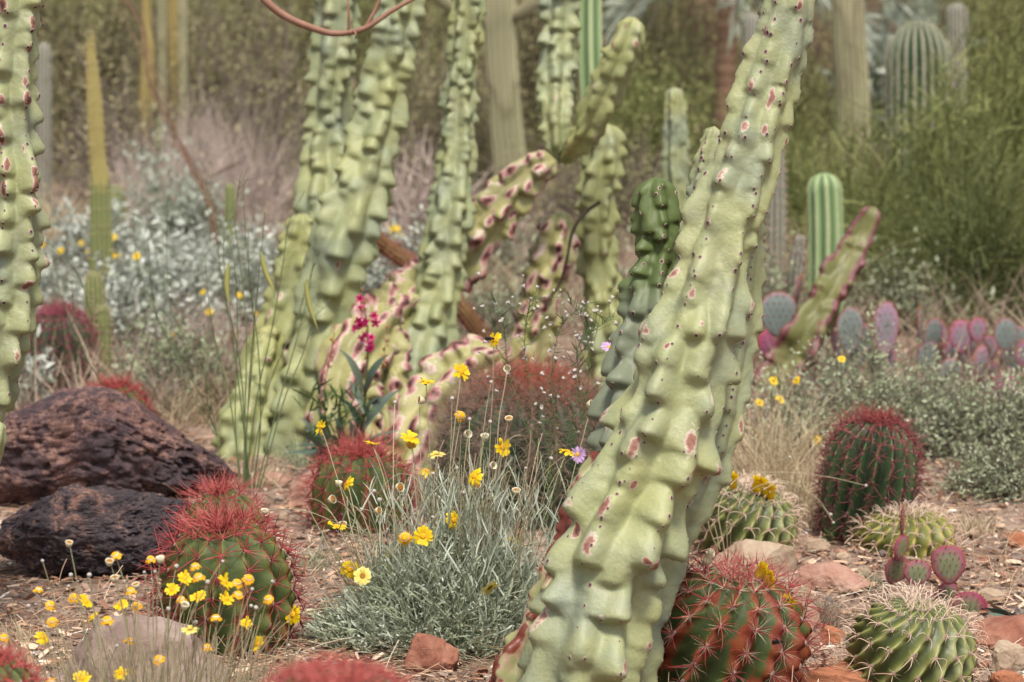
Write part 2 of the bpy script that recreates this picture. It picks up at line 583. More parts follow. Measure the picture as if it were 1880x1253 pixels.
# ---------------------------------------------------------------- barrel cacti
def barrel(name, label, px, D, rad_px, top_py, seed, skin, smat, rmat=None, nrib=16, tilt=(0, 0), depth=.2, tub=.0, spacing=.028,
           cent=(4, .05, .0011, .25), radial=(8, .02, .0004), spiral=0., cat='cactus', group=None, hook=0., crown=1.3, lobes=.0, botk=.92, dens_top=1.0, colour_b=None):
    r = np.random.default_rng(seed)
    g = GD(px, D)
    zt = P(px, top_py, D)[2]
    z0 = float(gz(g[0], g[1])) - .01
    h = zt - z0
    R = rad_px * D / FPX
    root = thing(name, label, cat, (g[0], g[1], z0), group)
    ph = np.linspace(-PI / 2 * .82, PI / 2, 90)
    # arc profile
    hz = min(h / 2, R * 1.15) if h > 2.3 * R else h / 2
    zc = h - hz
    zz = np.where(ph >= 0, zc + hz * np.sin(ph) - .10 * hz * np.clip((ph - 1.15) / .42, 0, 1) ** 2, zc * (1 + np.sin(ph) / np.sin(PI / 2 * .82)))
    rr = R * np.where(ph >= 0, np.cos(ph) ** .85, botk + (1 - botk) * np.cos(ph * 1.1) - .18 * np.clip((-ph - .7) / .6, 0, 1) ** 2)
    arc = np.concatenate([[0], np.cumsum(np.hypot(np.diff(zz), np.diff(rr)))])
    nc = nrib * 12
    th = np.arange(nc) * 2 * PI / nc
    M = np.array(Matrix.Rotation(tilt[0], 3, 'X') @ Matrix.Rotation(tilt[1], 3, 'Y'))
    org = np.array([g[0], g[1], z0])
    k0 = r.uniform(0, 6)

    def surf(phi_i, theta, full=True):
        a = np.interp(phi_i, ph, arc)
        tt = theta + spiral * a / R
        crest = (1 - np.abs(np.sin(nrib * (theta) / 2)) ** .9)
        q = crest * 1.0
        rad = np.interp(phi_i, ph, rr) * (1 - depth * (1 - crest) * np.clip(np.cos(phi_i) * 2.5, .1, 1) + tub * q * np.cos(2 * PI * a / spacing + k0) * np.clip(np.cos(phi_i) * 2.5, 0, 1))
        rad = rad * (1 + lobes * n1(theta * 1.3 + a * 4, seed))
        z = np.interp(phi_i, ph, zz) + 0 * theta
        return np.stack([rad * np.cos(tt), rad * np.sin(tt), z], -1), crest, a
    PH, TH = np.meshgrid(ph, th, indexing='ij')
    V, CR, AA = surf(PH, TH)
    m = MB()
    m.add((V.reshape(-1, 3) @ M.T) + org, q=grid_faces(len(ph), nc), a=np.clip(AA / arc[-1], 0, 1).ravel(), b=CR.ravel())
    body = m.build('body', skin, root)
    # areoles
    pos, nor, tan, up = [], [], [], []
    for k in range(nrib):
        t = 2 * PI * k / nrib
        a = (-k0 / (2 * PI)) % 1 * spacing + (.0 if tub else r.uniform(0, spacing))
        while a < arc[-1] - .004:
            p_ = np.interp(a, arc, ph)
            if p_ > -1.1:
                q, _, _ = surf(np.array(p_), np.array(t))
                q2, _, _ = surf(np.array(p_ + .02), np.array(t))
                tt = t + spiral * a / R
                n = np.array([math.cos(tt) * math.cos(p_ * .95), math.sin(tt) * math.cos(p_ * .95), math.sin(p_ * .95) * 1.0])
                pos.append(q); nor.append(n); tan.append(unit(q2 - q)); up.append(a / arc[-1])
            a += spacing * (r.uniform(.9, 1.1) if not tub else 1) * (1 if p_ < 1.1 else .85)
    pos, nor, tan, up = map(np.array, (pos, nor, tan, up))
    pos = pos @ M.T + org; nor = unit(nor @ M.T); tan = tan @ M.T
    side = np.cross(nor, tan)
    W = MB()                        # woolly pads
    ang = np.arange(6) * PI / 3
    for p, n, s_, t_ in zip(pos, nor, side, tan):
        q = .0042 * (R / .12) ** .5
        v = np.vstack([p - n * .002 + (np.cos(ang)[:, None] * s_ + np.sin(ang)[:, None] * t_ * 1.5) * q, (p + n * q * .6)[None]])
        W.add(v, t=[[x, (x + 1) % 6, 6] for x in range(6)], b=.75)
    tag(W.build('areoles', MT['wool'], body), kind='stuff')
    nC, LC, rC, bC = cent
    S = MB()
    if nC:
        K = len(pos)
        kk = np.repeat(np.arange(K), nC)
        n_, s_, t_ = nor[kk], side[kk], tan[kk]
        an = (np.tile(np.arange(nC), K) / nC) * 2 * PI + r.normal(size=len(kk)) * .35 + PI / 2
        sp = (r.uniform(.4, 1.15, len(kk)) if hook else r.uniform(.5, 2.1, len(kk)))[:, None]
        d = unit(n_ + (np.cos(an)[:, None] * s_ + np.sin(an)[:, None] * t_) * sp)
        Lk = LC * r.uniform(.6, 1.15, len(kk)) * (1 + (crown - 1) * np.clip((up[kk] - .62) / .3, 0, 1))
        bend = (-d * .3 + rdir(len(kk), r) * bC)
        if hook:
            S_ = 7
            t = np.linspace(0, 1, S_)[None, :, None]
            L1 = Lk[:, None, None]
            hd = unit(-t_ + rdir(len(kk), r) * .5)
            path = pos[kk][:, None] + L1 * (d[:, None] * (t - .45 * t ** 3) + hd[:, None] * hook * t ** 3 * (1) - n_[:, None] * hook * .5 * np.clip(t - .6, 0, 1) * 1.6)
            tubes(S, path, np.array([1, .95, .9, .8, .65, .45, .15]) * rC, 4, np.clip(up[kk] + r.normal(size=len(kk)) * .12, 0, 1))
        else:
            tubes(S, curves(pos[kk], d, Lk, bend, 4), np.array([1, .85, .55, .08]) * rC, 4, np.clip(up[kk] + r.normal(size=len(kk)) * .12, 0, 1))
        tag(S.build('central_spines', smat, body), kind='stuff')
    if radial:
        nR, LR, rR = radial
        K = len(pos)
        kk = np.repeat(np.arange(K), nR)
        an = r.uniform(0, 2 * PI, len(kk))
        sp = r.uniform(1.0, 2.6, len(kk))[:, None]
        d = unit(nor[kk] + (np.cos(an)[:, None] * side[kk] + np.sin(an)[:, None] * tan[kk]) * sp)
        S = MB()
        tubes(S, curves(pos[kk], d, LR * r.uniform(.5, 1.2, len(kk)), rdir(len(kk), r) * .22, 3), np.array([1, .8, .15]) * rR, 3, np.clip(up[kk] + r.normal(size=len(kk)) * .12, 0, 1))
        tag(S.build('radial_spines', rmat or smat, body), kind='stuff')
    return root, org, M, R, h, (pos, nor, up)


# ---------------------------------------------------------------- shrubs
def bush(name, label, px, D, w_px, top_py, seed, leaf, twig, nclump=60, nleaf=60, lsize=(.02, .008), sig=.1, cat='shrub', group=None,
         ntw=8, updir=.3, twr=.003, base_spread=.15, leafy=True, strand=None, flat=1.0, bottom=.0, shell=.55, depth=1.0, dirs=None, bare=0, lean=0., root=None):
    r = np.random.default_rng(seed)
    g = GD(px, D)
    gz0 = float(gz(g[0], g[1]))
    zt = P(px, top_py, D)[2]
    H = max(zt - gz0, .05)
    Rx = w_px * D / FPX / 2
    if root is None:
        root = thing(name, label, cat, (g[0], g[1], gz0), group)
    # clump centres in an uneven dome
    u = unit(np.stack([r.normal(size=nclump), r.normal(size=nclump) * .9, np.abs(r.normal(size=nclump)) * 1.0 + bottom], 1))
    rad = shell + (1 - shell) * r.random(nclump) ** .6
    lump = 1 + .16 * r.normal(size=nclump).clip(-1.6, 1.2)
    C = u * (rad * lump)[:, None] * np.array([Rx, Rx * depth, H]) * np.array([1, 1, flat])
    C[:, 0] += lean * C[:, 2]
    C[:, 2] = np.clip(C[:, 2], .03 * H, H * 1.02)
    C = C + np.array([g[0], g[1], gz0])
    base = np.stack([r.normal(size=nclump) * Rx * base_spread + g[0], r.normal(size=nclump) * Rx * base_spread + g[1], np.full(nclump, gz0 - .02)], 1)
    T = MB()
    t = np.linspace(0, 1, 7)[None, :, None]
    mid = (base + C) / 2 + np.stack([(C[:, 0] - base[:, 0]) * .12, (C[:, 1] - base[:, 1]) * .12, -.06 * H + 0 * C[:, 0]], 1) + r.normal(size=(nclump, 3)) * Rx * .07
    path = (1 - t) ** 2 * base[:, None] + 2 * t * (1 - t) * mid[:, None] + t * t * C[:, None]
    path = path + np.cumsum(r.normal(size=path.shape) * Rx * .012, 1)
    tubes(T, path, np.linspace(1, .35, 7) * twr, 4, r.random(nclump))
    ends = path[:, -1]
    if ntw:
        kk = np.repeat(np.arange(nclump), ntw)
        od = unit(ends[kk] - np.array([g[0], g[1], gz0 + H * .2]))
        d = unit(od * .7 + rdir(len(kk), r) * .8 + np.array([0, 0, updir]))
        st = path[kk, r.integers(3, 7, len(kk))]
        tw = curves(st, d, sig * r.uniform(.8, 2.2, len(kk)), rdir(len(kk), r) * .25 + np.array([0, 0, updir * .3]), 4)
        tubes(T, tw, np.linspace(1, .3, 4) * twr * .4, 3, r.random(len(kk)))
    T.build('branches', twig, root)
    Fm = MB()
    ct = r.random(nclump)
    if leafy:
        kk = np.repeat(np.arange(nclump), nleaf)
        if ntw:
            ti = r.integers(0, nclump * ntw, len(kk)); kk = ti // ntw
            q = r.random(len(kk))
            x = tw[ti]
            seg = np.clip((q * 3).astype(int), 0, 2); fq = (q * 3 - seg)[:, None]
            pos = x[np.arange(len(kk)), seg] * (1 - fq) + x[np.arange(len(kk)), seg + 1] * fq + r.normal(size=(len(kk), 3)) * sig * .18
        else:
            pos = ends[kk] + r.normal(size=(len(kk), 3)) * sig * (.5 + ct[kk])[:, None]
        od = unit(pos - np.array([g[0], g[1], gz0]))
        d = unit(od * .5 + rdir(len(kk), r) + np.array([0, 0, updir]))
        a = np.clip(.5 + (ct[kk] - .5) * .55 + r.normal(size=len(kk)) * .17, 0, 1)
        leaves(Fm, pos, d, lsize[0] * r.uniform(.6, 1.3, len(kk)), lsize[1] * r.uniform(.7, 1.2, len(kk)), a, r)
    if strand:
        ns, Ls, ws = strand
        kk = np.repeat(np.arange(nclump), ns)
        od = unit(ends[kk] - np.array([g[0], g[1], gz0 + H * .1]))
        if dirs is not None: od = unit(od * .4 + np.asarray(dirs))
        d = unit(od + rdir(len(kk), r) * .75 + np.array([0, 0, updir]))
        st = path[kk, r.integers(2, 7, len(kk))] + r.normal(size=(len(kk), 3)) * sig * .3
        a = np.clip(.5 + (ct[kk] - .5) * .5 + r.normal(size=len(kk)) * .2, 0, 1)
        blades(Fm, curves(st, d, Ls * r.uniform(.5, 1.3, len(kk)), rdir(len(kk), r) * .2 + np.array([0, 0, -.15]), 4), ws * r.uniform(.6, 1.3, len(kk)), rdir(len(kk), r), a,
               prof=np.array([1, .9, .7, .2]))
    if Fm.n: Fm.build('foliage', leaf, root)
    return root


# ---------------------------------------------------------------- rocks
def icos(sub):
    import bmesh
    bm = bmesh.new()
    bmesh.ops.create_icosphere(bm, subdivisions=sub, radius=1)
    v = np.array([x.co[:] for x in bm.verts]); f = np.array([[q.index for q in x.verts] for x in bm.faces])
    bm.free()
    return v, f


ICO = {k: icos(k) for k in (2, 3, 5, 6, 7)}


def rock(name, label, px, bot_py, w_px, h_px, mat, seed, deep=.7, sub=5, facets=9, rough=.05, pits=0., box=.35, sink=.12, D=None, group=None, cat='rock', lean=0., prof=None):
    r = np.random.default_rng(seed)
    if D is None:
        _, D = G(px, bot_py)
    W = w_px * D / FPX / 2
    Hh = h_px * D / FPX
    Dc = D + W * deep * .75
    Hh = Hh * (1 - .0) * Dc / D
    g = GD(px, Dc)
    z0 = float(gz(g[0], g[1]))
    v, f = ICO[sub]
    v = v.copy()
    v = np.sign(v) * np.abs(v) ** (1 - box)
    v /= np.max(np.abs(v), axis=0)
    # chop with planes
    for _ in range(facets):
        n = unit(r.normal(size=3)); n[2] = abs(n[2]) * .8
        n = unit(n)
        dd = r.uniform(.55, .92) if not pits else r.uniform(.75, .95)
        x = v @ n - dd
        v = v - np.clip(x, 0, None)[:, None] * n * .97
    v /= np.max(np.abs(v), axis=0)
    s = v * np.array([1, deep, np.clip(Hh / (2 * W) * 1.3, .35, 1)]) * 1.9 + seed * 3.1
    v = v * (1 + rough * 2.2 * fbm(s, 3, seed)[:, None] + rough * .8 * fbm(s * 4, 4, seed + 2)[:, None])
    if pits:
        b = fbm(s * 2.2, 3, seed + 4)
        ridged = .6 + .5 * fbm(s * 2.4, 5, seed + 6, .6)
        p2 = np.clip(fbm(s * 7, 3, seed + 8) - .25, 0, 1)
        v = v * (1 + pits * (ridged - .6) * .5 - pits * .55 * p2)[:, None]
        v = v * (1 - pits * .35 * np.clip(fbm(s * 16, 2, seed + 9) - .1, 0, 1))[:, None]
    v = (v - (v.max(0) + v.min(0)) / 2) / ((v.max(0) - v.min(0)) / 2)
    v *= np.array([W, W * deep, Hh * .5 * (1 + sink)])
    v[:, 0] += lean * v[:, 2]
    if prof is not None:      # crest profile: list of (x -1..1, height factor)
        fx = np.interp(v[:, 0] / W, *zip(*prof))
        v[:, 2] = (v[:, 2] + Hh * .5) * fx - Hh * .5
    v[:, 2] += Hh * .5 * (1 - sink)
    m = MB()
    m.add(v + np.array([g[0], g[1], z0]), t=f)
    o = m.build(name, mat, None, org=(float(g[0]), float(g[1]), z0))
    tag(o, label, cat, group)
    return o


# ---------------------------------------------------------------- prickly pear pads
def pad(parent, px, py, w_px, h_px, D, yaw, mat, seed, lean=0., thick=.16, spine=None, tiltb=0., name='pad'):
    """centre at photo px; yaw 0 faces the camera"""
    r = np.random.default_rng(seed)
    c = P(px, py, D)
    W, Hh = w_px * D / FPX / 2, h_px * D / FPX / 2
    W = W / max(abs(math.cos(yaw)), .3) if abs(yaw) < 1.2 else Hh * .8
    v, f = ICO[3] if spine is None else ICO[5]
    v = v.copy()
    x, y, z = v[:, 0], v[:, 1], v[:, 2]
    wf = 1 + .16 * z - .18 * np.clip(-z - .3, 0, 1) * 1.6
    edge = np.sqrt(x * x + z * z)
    q = np.stack([x * wf * W, np.sign(y) * np.abs(y) ** 1.0 * thick * min(W, Hh), z * Hh], 1)
    q *= (1 + .04 * fbm(v * 1.5 + seed, 2, seed))[:, None]
    Mx = np.array(Matrix.Rotation(lean, 3, 'Y') @ Matrix.Rotation(yaw, 3, 'Z') @ Matrix.Rotation(tiltb, 3, 'X'))
    m = MB()
    m.add(q @ Mx.T + c, t=f, a=edge, b=(z + 1) / 2)
    o = m.build(name, mat, parent)
    if spine:
        sm, L, rad, gap = spine
        pts, nn = [], []
        for sgn in (-1, 1):
            for i, zz in enumerate(np.arange(-Hh * .85, Hh * .95, gap)):
                for xx in np.arange(-W * 1.1, W * 1.1, gap):
                    xo = xx + (gap / 2 if i % 2 else 0)
                    zf = zz / Hh
                    wfz = 1 + .16 * zf - .18 * max(-zf - .3, 0) * 1.6
                    e = (xo / (W * wfz)) ** 2 + zf ** 2
                    if e < .93:
                        pts.append([xo, sgn * thick * min(W, Hh) * math.sqrt(1 - e), zz]); nn.append([0, sgn, 0])
        for t in np.arange(-.4, PI + .4, gap / Hh * .6):
            pts.append([math.cos(t) * W * (1 + .16 * math.sin(t)), 0, math.sin(t) * Hh]); nn.append([math.cos(t), 0, math.sin(t)])
        pts, nn = np.array(pts) @ Mx.T + c, np.array(nn, float) @ Mx.T
        S = MB()
        kk = np.repeat(np.arange(len(pts)), 6)
        d = unit(nn[kk] + rdir(len(kk), r) * .7)
        tubes(S, curves(pts[kk] - nn[kk] * .0005, d, L * r.uniform(.5, 1.2, len(kk)), rdir(len(kk), r) * .1, 3), np.array([1, .8, .2]) * rad, 3, r.random(len(kk)))
        tag(S.build('spines', sm, o), kind='stuff')
        A = MB()
        ang = np.arange(6) * PI / 3
        for p, n in zip(pts, nn):
            s_ = unit(np.cross(n, [.1, .2, 1])); t_ = np.cross(s_, n)
            A.add(np.vstack([p - n * .0006 + (np.cos(ang)[:, None] * s_ + np.sin(ang)[:, None] * t_) * gap * .19, (p + n * .0012)[None]]), t=[[x, (x + 1) % 6, 6] for x in range(6)])
        tag(A.build('areoles', MT['pad_spot'], o), kind='stuff')
    return o
# ================================================================ materials
MT['wool'] = gmat('areole_felt', [dict(stops=[(0, (150, 120, 110)), (1, (176, 150, 140))], wb=1)], rough=.95)
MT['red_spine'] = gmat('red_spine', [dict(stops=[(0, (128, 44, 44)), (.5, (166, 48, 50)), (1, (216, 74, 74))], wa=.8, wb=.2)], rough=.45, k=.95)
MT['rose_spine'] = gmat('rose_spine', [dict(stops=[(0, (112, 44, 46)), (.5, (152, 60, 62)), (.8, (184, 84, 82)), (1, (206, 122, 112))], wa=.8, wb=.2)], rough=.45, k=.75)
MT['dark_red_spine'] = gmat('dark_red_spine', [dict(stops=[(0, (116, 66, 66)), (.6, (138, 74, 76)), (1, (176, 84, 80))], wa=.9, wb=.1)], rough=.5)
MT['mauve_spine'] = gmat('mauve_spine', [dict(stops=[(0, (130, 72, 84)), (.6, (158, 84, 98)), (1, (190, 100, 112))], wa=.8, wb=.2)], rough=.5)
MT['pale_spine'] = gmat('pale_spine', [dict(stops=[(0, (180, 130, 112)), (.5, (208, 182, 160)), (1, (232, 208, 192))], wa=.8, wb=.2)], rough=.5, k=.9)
MT['thin_spine'] = gmat('thin_white_spine', [dict(stops=[(0, (170, 150, 120)), (1, (214, 200, 172))], wa=1)], rough=.6, k=.9)
MT['pink_thin'] = gmat('thin_pink_spine', [dict(stops=[(0, (186, 140, 120)), (.6, (180, 90, 80)), (1, (214, 96, 84))], wa=1)], rough=.6)
MT['fuzz'] = gmat('tangled_brown_spine', [dict(stops=[(0, (100, 84, 74)), (.45, (164, 144, 126)), (.65, (116, 90, 80)), (.86, (162, 124, 106)), (.95, (176, 90, 70)), (1, (210, 100, 74))], wa=1, n=[(700, .7, 1)])], rough=.55, k=.8)
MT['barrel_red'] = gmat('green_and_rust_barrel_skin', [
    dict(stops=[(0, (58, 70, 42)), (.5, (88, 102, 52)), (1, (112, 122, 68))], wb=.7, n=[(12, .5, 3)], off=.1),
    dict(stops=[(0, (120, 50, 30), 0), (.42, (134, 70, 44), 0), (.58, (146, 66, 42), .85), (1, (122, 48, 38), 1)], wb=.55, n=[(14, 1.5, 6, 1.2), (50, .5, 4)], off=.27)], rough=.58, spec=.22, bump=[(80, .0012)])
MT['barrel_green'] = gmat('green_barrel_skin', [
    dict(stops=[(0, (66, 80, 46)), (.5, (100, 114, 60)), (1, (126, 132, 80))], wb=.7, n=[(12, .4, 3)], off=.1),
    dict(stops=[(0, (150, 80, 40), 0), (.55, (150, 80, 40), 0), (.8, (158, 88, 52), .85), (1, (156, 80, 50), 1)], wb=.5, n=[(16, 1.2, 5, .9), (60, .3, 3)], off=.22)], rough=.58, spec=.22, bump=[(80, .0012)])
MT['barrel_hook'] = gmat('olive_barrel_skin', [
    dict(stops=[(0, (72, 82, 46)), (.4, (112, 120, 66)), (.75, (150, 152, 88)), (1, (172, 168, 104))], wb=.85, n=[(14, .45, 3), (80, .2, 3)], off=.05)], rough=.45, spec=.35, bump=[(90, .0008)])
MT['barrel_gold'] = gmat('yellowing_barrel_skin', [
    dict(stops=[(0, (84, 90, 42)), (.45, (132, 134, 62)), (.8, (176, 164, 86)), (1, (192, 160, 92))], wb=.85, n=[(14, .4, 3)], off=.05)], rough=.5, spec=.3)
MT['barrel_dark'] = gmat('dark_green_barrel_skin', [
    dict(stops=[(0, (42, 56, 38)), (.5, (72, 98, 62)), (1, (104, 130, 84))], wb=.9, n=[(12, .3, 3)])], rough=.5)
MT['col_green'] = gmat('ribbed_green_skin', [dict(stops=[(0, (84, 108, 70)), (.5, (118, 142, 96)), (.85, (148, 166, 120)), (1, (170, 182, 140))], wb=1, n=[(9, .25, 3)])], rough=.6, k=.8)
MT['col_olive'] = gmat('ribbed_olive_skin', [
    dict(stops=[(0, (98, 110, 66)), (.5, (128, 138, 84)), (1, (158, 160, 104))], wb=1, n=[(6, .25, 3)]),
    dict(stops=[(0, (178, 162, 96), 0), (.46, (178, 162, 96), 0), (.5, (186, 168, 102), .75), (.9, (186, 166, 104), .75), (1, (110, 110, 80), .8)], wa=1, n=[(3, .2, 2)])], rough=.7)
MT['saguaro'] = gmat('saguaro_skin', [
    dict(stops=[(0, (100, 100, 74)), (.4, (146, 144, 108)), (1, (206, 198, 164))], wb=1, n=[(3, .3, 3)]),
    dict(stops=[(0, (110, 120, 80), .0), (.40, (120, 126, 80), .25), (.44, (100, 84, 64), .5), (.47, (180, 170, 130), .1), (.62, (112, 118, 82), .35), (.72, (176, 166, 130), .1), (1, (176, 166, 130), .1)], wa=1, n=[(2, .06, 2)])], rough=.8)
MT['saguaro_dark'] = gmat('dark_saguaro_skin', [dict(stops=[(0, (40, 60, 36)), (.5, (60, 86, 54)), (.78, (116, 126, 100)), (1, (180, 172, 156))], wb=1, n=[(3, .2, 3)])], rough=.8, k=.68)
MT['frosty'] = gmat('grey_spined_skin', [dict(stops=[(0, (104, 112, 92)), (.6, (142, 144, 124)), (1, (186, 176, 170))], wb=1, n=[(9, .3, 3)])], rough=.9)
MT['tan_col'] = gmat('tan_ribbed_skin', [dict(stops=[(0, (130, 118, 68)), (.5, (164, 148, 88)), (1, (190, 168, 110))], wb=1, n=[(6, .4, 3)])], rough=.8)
MT['brown_col'] = gmat('brown_spiny_skin', [dict(stops=[(0, (86, 80, 50)), (.5, (130, 108, 70)), (1, (160, 118, 80))], wb=.6, off=.2, n=[(70, 1.3, 3)])], rough=.95)
MT['rimmed'] = gmat('red_rimmed_skin', [
    dict(stops=[(0, (96, 100, 58)), (.5, (124, 124, 74)), (1, (146, 142, 90))], n=[(9, 1.0, 3)], off=.5),
    dict(stops=[(0, (120, 60, 60), 0), (.66, (120, 60, 60), 0), (.76, (126, 72, 72), 1), (.9, (104, 60, 62), 1), (1, (140, 90, 90), 1)], wb=.55, wa=.5, n=[(14, .7, 4, .5)], off=.3)], rough=.5)
MT['palm'] = gmat('palm_trunk', [dict(stops=[(0, (120, 92, 70)), (1, (196, 160, 132))], n=[(8, 1.2, 4)], off=.5)], rough=.9)
MT['bark'] = gmat('brown_bark', [dict(stops=[(0, (96, 74, 62)), (1, (168, 130, 108))], wa=.5, n=[(30, .8, 4)], off=.25)], rough=.85)
MT['twig_red'] = gmat('reddish_bark', [dict(stops=[(0, (142, 100, 82)), (1, (186, 142, 120))], n=[(40, .9, 3)], off=.5)], rough=.7)
MT['twig_grey'] = gmat('grey_twig', [dict(stops=[(0, (112, 100, 92)), (1, (164, 148, 138))], wa=1)], rough=.9)
MT['twig_mauve'] = gmat('mauve_dry_twig', [dict(stops=[(0, (156, 140, 134)), (1, (196, 180, 170))], wa=1)], rough=.9, k=1.0)
MT['twig_dark'] = gmat('dark_twig', [dict(stops=[(0, (70, 58, 48)), (1, (116, 98, 82))], wa=1)], rough=.9)
MT['twig_green'] = gmat('green_twig', [dict(stops=[(0, (88, 98, 50)), (1, (134, 138, 78))], wa=1)], rough=.8)
MT['silver_leaf'] = lmat('silver_leaf', (138, 146, 126), (178, 184, 172), (220, 224, 216), k=.92)
MT['silver_green'] = lmat('silver_green_leaf', (120, 130, 98), (158, 166, 134), (196, 200, 178), k=.9)
MT['marigold_leaf'] = lmat('grey_felted_leaf', (134, 142, 112), (170, 178, 154), (206, 212, 200), k=.9)
MT['brown_leaf'] = lmat('brown_olive_leaf', (104, 104, 72), (150, 146, 108), (196, 186, 146), k=1.1, transl=.4)  # background leaf colour lightened to stand in for haze
MT['olive_leaf'] = lmat('olive_leaf', (96, 102, 60), (140, 144, 94), (182, 180, 126), k=1.1, transl=.4)  # lightened the same way, haze put into the leaf colour
MT['verde_leaf'] = lmat('yellow_green_leaf', (96, 104, 60), (136, 144, 90), (182, 184, 124), k=1.05, transl=.4)
MT['dark_leaf'] = lmat('dark_green_leaf', (72, 82, 52), (108, 118, 76), (152, 156, 108), k=1.0, transl=.4)
MT['rust_leaf'] = lmat('russet_leaf', (120, 100, 80), (158, 134, 108), (194, 170, 140), k=1.05, transl=.4)
MT['blue_leaf'] = lmat('blue_grey_leaf', (132, 142, 124), (166, 176, 160), (200, 206, 194), k=.95)
MT['dry_grass'] = lmat('dry_grass', (152, 132, 104), (194, 176, 142), (222, 206, 176))
MT['dry_brown'] = lmat('dry_brown_litter', (118, 98, 82), (158, 138, 120), (196, 178, 158))
MT['green_stalk'] = gmat('green_stalk', [dict(stops=[(0, (84, 100, 62)), (1, (122, 136, 92))], wa=1)], rough=.6)
MT['pale_stalk'] = gmat('pale_stalk', [dict(stops=[(0, (150, 152, 120)), (.5, (178, 176, 140)), (1, (200, 190, 156))], wa=1)], rough=.7)
MT['dry_stalk'] = gmat('straw_stalk', [dict(stops=[(0, (150, 142, 104)), (.5, (188, 170, 136)), (1, (212, 196, 166))], wa=1)], rough=.7)
MT['pod'] = gmat('green_pod', [dict(stops=[(0, (150, 154, 84)), (1, (196, 190, 116))], wb=1)], rough=.5)
MT['petal'] = gmat('yellow_petal', [dict(stops=[(0, (222, 178, 20)), (1, (240, 212, 30))], wb=.8, wa=.2)], rough=.55, transl=.3, k=.9)
MT['petal_pale'] = gmat('faded_petal', [dict(stops=[(0, (220, 200, 80)), (1, (232, 222, 140))], wb=1)], rough=.6, transl=.3, k=.9)
MT['gold_petal'] = gmat('golden_petal', [dict(stops=[(0, (220, 150, 20)), (1, (232, 178, 30))], wb=.8, wa=.2)], rough=.6, transl=.3, k=.95)
MT['disc'] = gmat('gold_disc', [dict(stops=[(0, (196, 130, 16)), (1, (232, 178, 30))], n=[(900, 1.4, 2)], off=.5)], rough=.8, k=.9)
MT['disc_brown'] = gmat('brown_disc', [dict(stops=[(0, (150, 100, 40)), (1, (190, 140, 60))], n=[(900, 1.4, 2)], off=.5)], rough=.9)
MT['cream'] = gmat('papery_cream', [dict(stops=[(0, (196, 184, 150)), (1, (232, 224, 200))], wb=1)], rough=.8, transl=.2, k=.9)
MT['bud'] = gmat('grey_white_bud', [dict(stops=[(0, (190, 182, 172)), (1, (222, 214, 208))], n=[(300, 1, 2)], off=.5)], rough=.9)
MT['purple_petal'] = gmat('lilac_petal', [dict(stops=[(0, (190, 150, 206)), (1, (212, 178, 226))], wb=1)], rough=.6, transl=.2, k=.9)
MT['pink_petal'] = gmat('magenta_petal', [dict(stops=[(0, (200, 30, 110)), (1, (236, 70, 150))], wb=1)], rough=.6, transl=.25, k=.9)
MT['orange_bud'] = gmat('tan_seed_capsule', [dict(stops=[(0, (170, 110, 60)), (1, (206, 156, 90))], wa=1)], rough=.8)
MT['wide_leaf'] = gmat('grey_green_wide_leaf', [dict(stops=[(0, (84, 104, 92)), (.5, (112, 130, 112)), (1, (140, 152, 132))], wa=1, n=[(20, .3, 2)])], rough=.5, transl=.15)
MT['narrow_leaf'] = gmat('bright_narrow_leaf', [dict(stops=[(0, (70, 104, 56)), (1, (112, 142, 84))], wa=1)], rough=.5, transl=.2)
MT['pad_purple'] = gmat('purple_pad_skin', [dict(stops=[(0, (132, 134, 136)), (.45, (146, 136, 148)), (.8, (166, 134, 154)), (1, (180, 110, 124))], wa=1, n=[(6, .35, 2)])], rough=.6, k=.78)
MT['pad_pink'] = gmat('pink_pad_skin', [dict(stops=[(0, (128, 130, 128)), (.45, (142, 126, 138)), (.85, (164, 110, 134)), (1, (176, 92, 106))], wa=1, n=[(6, .35, 2)])], rough=.6, k=.78)
MT['pad_magenta'] = gmat('magenta_pad_skin', [dict(stops=[(0, (150, 92, 124)), (.7, (160, 84, 120)), (1, (180, 80, 104))], wa=1, n=[(6, .35, 2)])], rough=.6, k=.78)
MT['pad_grey'] = gmat('grey_blue_pad_skin', [dict(stops=[(0, (112, 128, 124)), (.8, (128, 138, 136)), (1, (168, 116, 130))], wa=1, n=[(6, .2, 2)])], rough=.6, k=.78)
MT['pad_near'] = gmat('green_pad_with_purple_edge', [dict(stops=[(0, (136, 148, 108)), (.5, (148, 152, 122)), (.78, (172, 118, 124)), (1, (176, 70, 104))], wa=1, n=[(14, .35, 2)])], rough=.55)
MT['pad_spot'] = gmat('brown_felt_spot', [dict(stops=[(0, (150, 92, 84)), (1, (150, 92, 84))])], rough=.95)
MT['gold_bristle'] = gmat('gold_bristle', [dict(stops=[(0, (176, 120, 60)), (1, (206, 160, 80))], wa=1)], rough=.8)
MT['lava'] = gmat('lava_rock', [
    dict(stops=[(.2, (104, 72, 68)), (.45, (134, 100, 92)), (.6, (166, 130, 118)), (.8, (124, 86, 78))], off=.5, n=[(9, 1.0, 6, .3), (60, .5, 4), (200, .4, 3)]),
    dict(stops=[(0, (70, 62, 70), 0), (.44, (90, 70, 74), 0), (.56, (84, 68, 74), .8), (.8, (66, 56, 64), .95), (1, (92, 80, 88), 1)], off=.56, n=[(7, 1.2, 8, .3), (40, .9, 6, .3), (150, .6, 3)])],
    rough=.9, bump=[(30, .01), (90, .006), (300, .003)])
